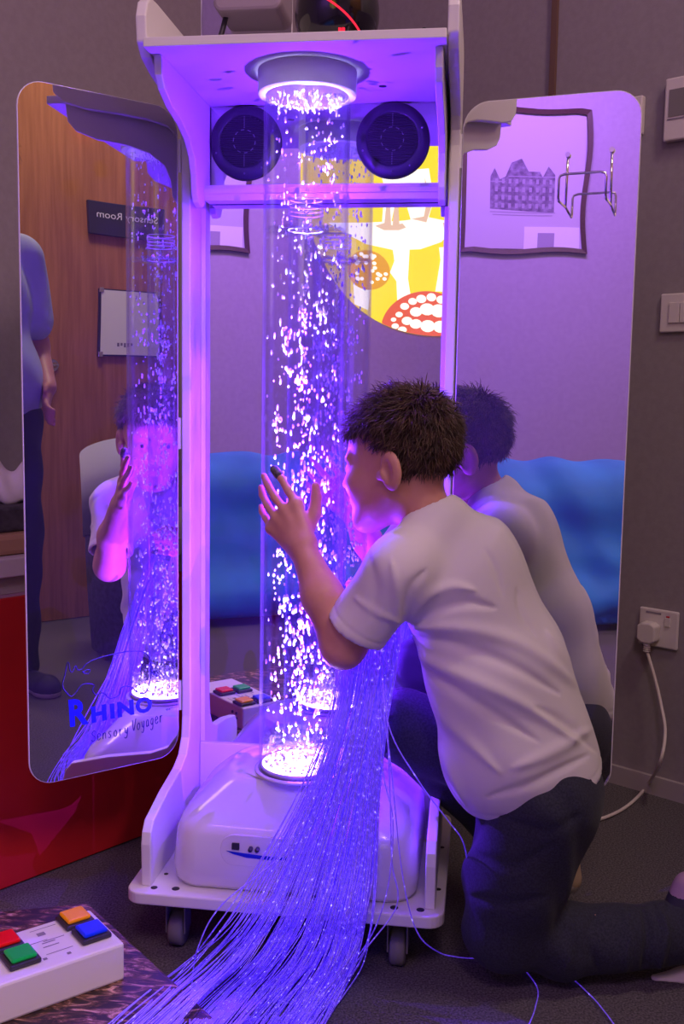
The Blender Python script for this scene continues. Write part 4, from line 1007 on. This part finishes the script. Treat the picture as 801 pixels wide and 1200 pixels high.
# cuff: cut the sleeve end, leave it hollow
def cutcone(F, p, n, rad):     # remove what lies beyond p along n inside a cylinder
    p = np.asarray(p)
    def fn(X, Y, Zz):
        a = (X-p[0])*n[0]+(Y-p[1])*n[1]+(Zz-p[2])*n[2]; rr = np.sqrt(np.maximum((X-p[0])**2+(Y-p[1])**2+(Zz-p[2])**2-a*a, 0)); return np.maximum(-a, rr-rad)
    F.op(fn, p-.16, p+.16, .002, 's')
cutcone(Sf, sl_end, unit(sd_+np.array((0, 0, -.05))), .095)
Sf.cone(sl_end-sd_*.020, sl_end+sd_*.03, .0425, .0455, .002, 's')
srd = unit(ER-SR); cutcone(Sf, sr_end, srd, .085)
# neck opening and hem
Sf.cone(NB+(HC-NB)*.30, HC, .043, .075, .006, 's')
hp = W(628, 932, 1.66); hn = unit(W(628, 932, 1.66)-W(612, 872, 1.66)+np.array((.0, 0, -.0))); h1, h2 = W(548, 958, 1.62), W(712, 893, 1.66); hx = unit(h2-h1); hn = unit(np.cross(hx, unit((.15, 1, .1)))); hn = hn if hn[2] < 0 else -hn
Sf.cut(h1*.5+h2*.5, hn, .004)
def topx(P):
    q = P-CAM; dd_ = q@FW; return np.stack([CX+F_PX*(q@RT)/dd_, CY-F_PX*(q@UP)/dd_], 1)
def drape(P, nr, lines):          # long soft creases laid over the cloth
    vw = CAM-P; vw /= np.linalg.norm(vw, axis=1)[:, None]; face = np.clip((nr*vw).sum(1)*2.2, 0, 1); Q = topx(P); out = np.zeros(len(P))
    for pts, w, a in lines:
        pts = [q[:2] for q in catmull([(x, y, 0) for x, y in pts], 4)]; best = np.full(len(P), 99.); n_ = len(pts)-1
        for i in range(n_):
            A, Bb = pts[i], pts[i+1]; ab = Bb-A; t = np.clip(((Q-A)@ab)/(ab@ab), 0, 1); d = np.linalg.norm(Q-A-t[:, None]*ab, axis=1); u_ = (i+t)/n_
            best = np.minimum(best, d/(w*(.45+.55*np.sin(math.pi*np.clip(u_, .03, .97)))) + .8*(np.abs(u_-.5)*2)**6)
        out += a*np.exp(-best**2)
    return out*face
folds = [([(470, 752), (505, 775), (560, 800), (620, 830), (672, 868)], 9, .0075), ([(472, 765), (520, 800), (575, 835), (630, 868)], 7, -.006),
         ([(468, 775), (495, 815), (540, 860), (585, 905)], 9, .006), ([(480, 745), (540, 758), (600, 780), (655, 812)], 8, -.006), ([(485, 735), (550, 738), (620, 760), (690, 815)], 9, .006),
         ([(478, 728), (500, 700), (530, 688), (556, 692)], 7, .0065), ([(482, 736), (510, 716), (545, 706), (580, 712)], 7, -.006), ([(470, 720), (480, 690), (500, 668)], 6, -.004),
         ([(566, 640), (580, 665), (590, 700)], 4, -.003), ([(605, 690), (612, 720), (628, 745)], 4, -.003), ([(640, 740), (665, 775), (695, 815)], 7, .005),
         ([(475, 790), (500, 850), (528, 905), (545, 945)], 7, .006), ([(600, 900), (650, 880), (700, 850)], 8, .005), ([(570, 935), (630, 915), (690, 885)], 6, -.004),
         ([(625, 828), (665, 850), (702, 882)], 6, -.0055), ([(432, 650), (440, 690), (436, 725)], 7, -.003), ([(458, 655), (466, 700), (462, 742)], 6, .004), ([(415, 700), (440, 718), (470, 728)], 5, .003)]
def sdisp(P, nr):
    hemd = np.abs((P-(h1*.5+h2*.5))@hn); cuf = np.abs((P-sl_end)@sd_); near = np.linalg.norm(P-sl_end, axis=1) < .09
    return drape(P, nr, folds)+.0014*np.sin(P@np.array((31, 17, 23))+2*np.sin(P@np.array((13, 29, 7))))-.0014*np.exp(-((hemd-.018)/.0022)**2)-.0012*np.exp(-((cuf-.018)/.002)**2)*near
Sf.build('t_shirt', K['shirt'], boy, 3, disp=sdisp); del Sf
# ---- trousers
Tf = Field((-.02, 1.40, -.004), (.78, 2.08, .56), .0046)
Tf.ell(PEL-Z*.02, RB, (.100, .125, .11), .04)
Tf.cone(hipL, KL+Z*.004, .090, .070, .03); Tf.cone(W(640, 950, 1.66), W(600, 1030, 1.635), .085, .082, .03)
Tf.cone(KL, W(660, 1100, 1.645), .068, .060, .02); Tf.cone(W(660, 1104, 1.645), AL+np.array((-.012, 0, 0)), .058, .050, .02)
Tf.cone(hipR, KR, .088, .066, .03); Tf.cone(KR, KR*.25+AR*.75, .062, .045, .02); 
Tf.cut((0, 0, .004), (0, 0, -1), .012)
ad = unit(AL-KL)
tfold = [([(660, 1062), (668, 1100), (660, 1140)], 8, .004), ([(700, 1064), (690, 1100), (702, 1140)], 7, -.005), ([(730, 1066), (738, 1100), (728, 1148)], 7, .005), ([(752, 1062), (760, 1100), (750, 1146)], 5, -.009),
         ([(772, 1062), (780, 1095), (768, 1140)], 6, .009), ([(560, 1000), (600, 1015), (650, 990)], 8, -.004), ([(548, 1050), (590, 1060), (640, 1050)], 8, -.005), ([(590, 960), (640, 975), (680, 955)], 8, -.004)]
Tf.build('trousers', K['trouser'], boy, 3, disp=lambda P, n: drape(P, n, tfold)+.0025*np.sin(P@np.array((40, 22, 35))+2*np.sin(P@np.array((17, 31, 9)))))
del Tf
# ---- shoes
def shoe(name, heel, toe, sole_n, parent, w=.036, mats=None):
    heel, toe, sn = np.asarray(heel, float), np.asarray(toe, float), unit(sole_n)
    F = Field(np.minimum(heel, toe)-.10, np.maximum(heel, toe)+.10, .0035); d = unit(toe-heel); L = np.linalg.norm(toe-heel)
    F.cone(heel+d*.03-sn*.038, heel+d*.035-sn*.062, w*.92, w*.78, .02); F.cone(heel+d*.03-sn*.03, toe-d*.035-sn*.024, w*.85, w*.88, .02); F.cone(toe-d*.04-sn*.022, toe-d*.028-sn*.020, w*.92, w*.75, .02)
    F.cut(heel, sn, .004)
    return F.build(name, mats or [K['shoe'], K['sole']], parent, 2, matfn=lambda Q: (((Q-heel)@sn) > -.017).astype(int))
def ankle_shoe():
    F_ = Field(W(800, 1095, 1.66)-.11, W(800, 1095, 1.66)+.13, .003)
    F_.cone(W(778, 1098, 1.665), W(806, 1040, 1.675), .024, .026, .02); F_.cone(W(800, 1095, 1.67), W(830, 1050, 1.68), .026, .028, .03); F_.cone(W(822, 1050, 1.68), W(838, 1125, 1.68), .030, .034, .03)
    zt_ = W(800, 1047, 1.67)[2]; F_.cut((0, 0, .022), (0, 0, -1))
    return F_.build('shoe', [K['shoe'], K['soleshade'], K['skin']], boy, 2, matfn=lambda Q: (Q[:, 2] > zt_).astype(int))
sh1 = ankle_shoe()
F_ = Field(W(790, 1155, 1.65)*np.array((1, 1, 0))-[.09, .09, .001], W(790, 1155, 1.65)*np.array((1, 1, 0))+[.13, .10, .09], .003)
F_.cone(W(768, 1150, 1.655), W(800, 1150, 1.66), .012, .022, .01); F_.cone(W(800, 1150, 1.66), W(836, 1140, 1.67), .022, .026, .01); F_.cut((0, 0, .001), (0, 0, -1), .004)
F_.build('shoe_sole', K['sole'], boy, 1)
shoe('shoe', W(668, 1040, 1.88), W(598, 1080, 1.86)*np.array((1, 1, 0))+Z*.02, (-.35, 0, -1), boy, .036, [mat('beige_canvas', (.50, .36, .26), .8), K['sole']])
# ------------------------------------------------------------------ the adult standing in the left wing's reflection
A0 = seen(-10, 812, MLW, (0, 0, 0), (0, 0, 1))+np.array((0, 0, 0)); A0[2] = 0
ad_ = thing('person', 'adult in light blue t-shirt reflected at the edge of the left mirror wing', 'person', A0, 0)
af = unit((-.5, .85, 0)); al_ = np.cross(Z, af); up_ = Z.copy(); AP_ = lambda a, b, z: A0+af*a+al_*b+Z*(z*1.05)
Bf = Field(A0-[.42, .42, .0], A0+[.42, .42, 1.88], .006)
AHC = AP_(.03, 0, 1.60); AR_ = (af, al_, up_); head(Bf, AHC, AR_, 1.08, .015)
Bf.cone(AP_(0, 0, 1.54), AP_(-.01, 0, 1.40), .052, .058, .03); Bf.cone(AP_(-.01, .15, 1.36), AP_(-.01, -.15, 1.36), .05, .05, .04); Bf.cone(AP_(0, 0, 1.30), AP_(0, 0, .95), .11, .10, .05)
for s in (1, -1):
    sh, elb, wr_ = AP_(-.01, .155*s, 1.355), AP_(-.06, .215*s, 1.09), AP_(.10, .17*s, .96)
    Bf.cone(sh, elb, .050, .040, .03); Bf.cone(elb, wr_, .040, .027, .02)
    if True:
        dn = unit(AP_(.16, .12*s, .88)-wr_); sdv = unit(np.cross(dn, Z)); kk = [wr_+dn*.075+Z*(.024-.016*i) for i in range(4)]
        ff_ = [[q+dn*.03+sdv*.006, q+dn*.05+sdv*.018, q+dn*.058+sdv*.034] for q in kk]
        hand(Bf, wr_, kk, ff_, [wr_+dn*.02+Z*.014, wr_+dn*.045+Z*.036, wr_+dn*.065+Z*.048, wr_+dn*.085+Z*.05], None, .0088)
    Bf.cone(AP_(0, .09*s, .9), AP_(.01, .095*s, .5), .08, .055, .03); Bf.cone(AP_(.01, .095*s, .5), AP_(-.01, .10*s, .08), .055, .038, .02)
Bf.build('body', [K['skin']], ad_, 2); hair_part(AHC, AR_, ad_, 1.08, 2500, .024, 9); eyes(AHC, AR_, ad_, 1.08)
Bf = Field(A0-[.40, .40, -.80], A0+[.40, .40, 1.60], .007)
Bf.ell(AP_(-.005, 0, 1.22), (af, al_, up_), (.125, .155, .22), .05); Bf.ell(AP_(.01, 0, .98), (af, al_, up_), (.145, .190, .20), .05); Bf.cone(AP_(-.01, .12, 1.365), AP_(-.01, -.12, 1.365), .062, .062, .04)
for s in (1, -1): Bf.cone(AP_(-.01, .145*s, 1.355), AP_(-.038, .195*s, 1.17), .062, .066, .03)
Bf.cut(AP_(0, 0, .87), (0, 0, -1)); Bf.cone(AP_(0, 0, 1.435), AP_(.01, 0, 1.52), .06, .09, .006, 's')
Bf.build('t_shirt', K['bluetee'], ad_, 2, disp=lambda P, n: .004*np.sin(P[:, 2]*24+P[:, 0]*30+2*np.sin(P[:, 1]*19)))
Bf = Field(A0-[.35, .35, 0], A0+[.35, .35, 1.0], .007)
Bf.ell(AP_(0, 0, .88), (af, al_, up_), (.125, .165, .12), .04)
for s in (1, -1): Bf.cone(AP_(0, .085*s, .86), AP_(.012, .095*s, .48), .098, .078, .03); Bf.cone(AP_(.012, .095*s, .48), AP_(-.01, .10*s, .075), .078, .066, .03)
Bf.cut((0, 0, .05), (0, 0, -1)); Bf.build('trousers', mat('dark_blue_denim', (.012, .016, .045), .9), ad_, 2, disp=lambda P, n: .004*np.sin(P[:, 2]*38+P[:, 0]*20+2*np.sin(P[:, 1]*23)))
for s in (1, -1): shoe('shoe', AP_(-.08, .10*s, .0), AP_(.19, .125*s, .0), (0, 0, -1), ad_, .046)
adopt(boy); adopt(ad_)
# ------------------------------------------------------------------ tub chair behind the boy
cc_ = seen(190, 762, MLW, (0, 0, 0), (0, 0, 1)); cc_[2] = 0
tc_ = thing('tub_chair', 'charcoal tub chair with pale grey back, reflected in the left mirror wing', 'chair', cc_, 0)
cc_ = cc_.copy(); m = MBld(); m2 = MBld()
ca_ = math.atan2(-.3, -1)+math.pi      # the open side faces away from the trolley
def tub(mb, r0, r1, z0, zf, zb, mi=0, n=40, a0=-125, a1=125):
    v = []; f = []
    for i in range(n+1):
        a = math.radians(a0+(a1-a0)*i/n); k = .5+.5*math.cos(a); top = zf+(zb-zf)*k; A = a+math.atan2(.55, -.85)
        for r, z in ((r0, z0), (r1*.93, z0), (r1, top*.6), (r1*1.03, top), (r0*1.03, top), (r0*.98, top*.6)): v.append(cc_+np.array((r*math.cos(A), r*math.sin(A), z)))
    for i in range(n):
        for j in range(6): f.append((i*6+j, i*6+(j+1) % 6, (i+1)*6+(j+1) % 6, (i+1)*6+j))
    f += [tuple(range(5, -1, -1)), tuple(range(n*6, n*6+6))]; mb.add(v, f, mi, True)
tub(m, .235, .285, .03, .62, .66); m.build('shell', K['darkfab'], tc_)
tub(m2, .222, .295, .60, .66, .855); m2.build('back_rim', K['greyshell'], tc_)
m = MBld(); m.lathe([(0, .10), (.22, .10), (.23, .12), (.23, .40), (.21, .44), (0, .45)], 40, cc_); m.build('seat', K['darkfab'], tc_)
for a in range(4):
    t = a*math.pi/2+.6; m = MBld(); m.tube([cc_+np.array((.22*math.cos(t), .22*math.sin(t), .1)), cc_+np.array((.24*math.cos(t), .24*math.sin(t), .0))], [.018, .013], 10); m.build('leg', K['wood'], tc_)
adopt(tc_)
# ================================================================== light
def light(name, kind, P, e, col, **kw):
    L = bpy.data.lights.new(name, kind); L.energy = e; L.color = col
    for k_, v_ in kw.items(): setattr(L, k_, v_)
    o = bpy.data.objects.new(name, L); C.objects.link(o); o.location = P; return o
def aim(o, tgt): o.rotation_euler = (Vector(tgt)-o.location).to_track_quat('-Z', 'Y').to_euler(); return o
VIO = (.17, .022, 1.0)
for z, e in ((.37, 7.5), (.47, 7.0), (.58, 4.6), (.69, 3.4), (.80, 2.8), (.91, 2.6), (1.02, 2.4), (1.13, 2.2), (1.24, 2.2), (1.37, 3.0)):
    light('tube_glow', 'POINT', loc(0, 0, z), e*LT, VIO, shadow_soft_size=0)
b_ = light('tube_lamp', 'AREA', loc(0, 0, .336), 6*LB, (.60, .56, 1.0), shape='DISK', size=.118, spread=math.radians(4)); b_.rotation_euler = (math.pi, 0, 0)
# dim room lamps on the ceiling
aim(light('ceiling_lamp', 'AREA', (1.7, -.6, 3.3), 38*LR, (1.0, .62, .70), shape='DISK', size=.7), (.5, 1.7, .5))
aim(light('ceiling_lamp', 'AREA', room(-1.2, -1.2, 4.1), 26*LR, (1.0, .64, .80), shape='DISK', size=1.0), room(-1.2, -1.2, 0))
aim(light('wall_washer', 'AREA', room(-2.6, -.1, 3.9), 75*LW, (.48, .18, 1.0), shape='RECTANGLE', size=1.6, size_y=.4), room(NP_, -.2, 1.4))
aim(light('door_lamp', 'AREA', (1.2, 1.0, 3.3), 26*LD, (1.0, .80, .62), shape='DISK', size=.5), (2.0, .5, 1.3))
a, z = ondoor(97, 147); rr_ = light('red_spot', 'SPOT', (1.35, .95, 2.6), 6, (1, .02, .02), spot_size=math.radians(9), spot_blend=.8, shadow_soft_size=.02); aim(rr_, doorpt(a, z))
w = bpy.data.worlds.new('world'); S.world = w; w.use_nodes = True; w.node_tree.nodes['Background'].inputs[0].default_value = (.5, .35, .6, 1); w.node_tree.nodes['Background'].inputs[1].default_value = .02
# ================================================================== camera
cam = bpy.data.cameras.new('camera'); cam.sensor_fit = 'VERTICAL'; cam.sensor_height = 36; cam.sensor_width = 24.03; cam.lens = F_PX/1200*36; cam.clip_start = .02
cam.shift_y = -(600-CY)/1200; cam.shift_x = -(CX-400.5)/1200
co = bpy.data.objects.new('camera', cam); C.objects.link(co)
Rm = Matrix(((RT[0], UP[0], -FW[0]), (RT[1], UP[1], -FW[1]), (RT[2], UP[2], -FW[2]))); co.matrix_world = Matrix.Translation(CAM) @ Rm.to_4x4(); S.camera = co
S.view_settings.view_transform = 'Standard'; S.view_settings.look = 'None'; S.view_settings.gamma = 1; S.view_settings.use_curve_mapping = False; S.view_settings.exposure = 0
S.cycles.use_denoising = True; S.cycles.max_bounces = 10; S.cycles.transparent_max_bounces = 32; S.cycles.glossy_bounces = 6; S.cycles.diffuse_bounces = 3
S.cycles.caustics_reflective = False; S.cycles.sample_clamp_indirect = 6
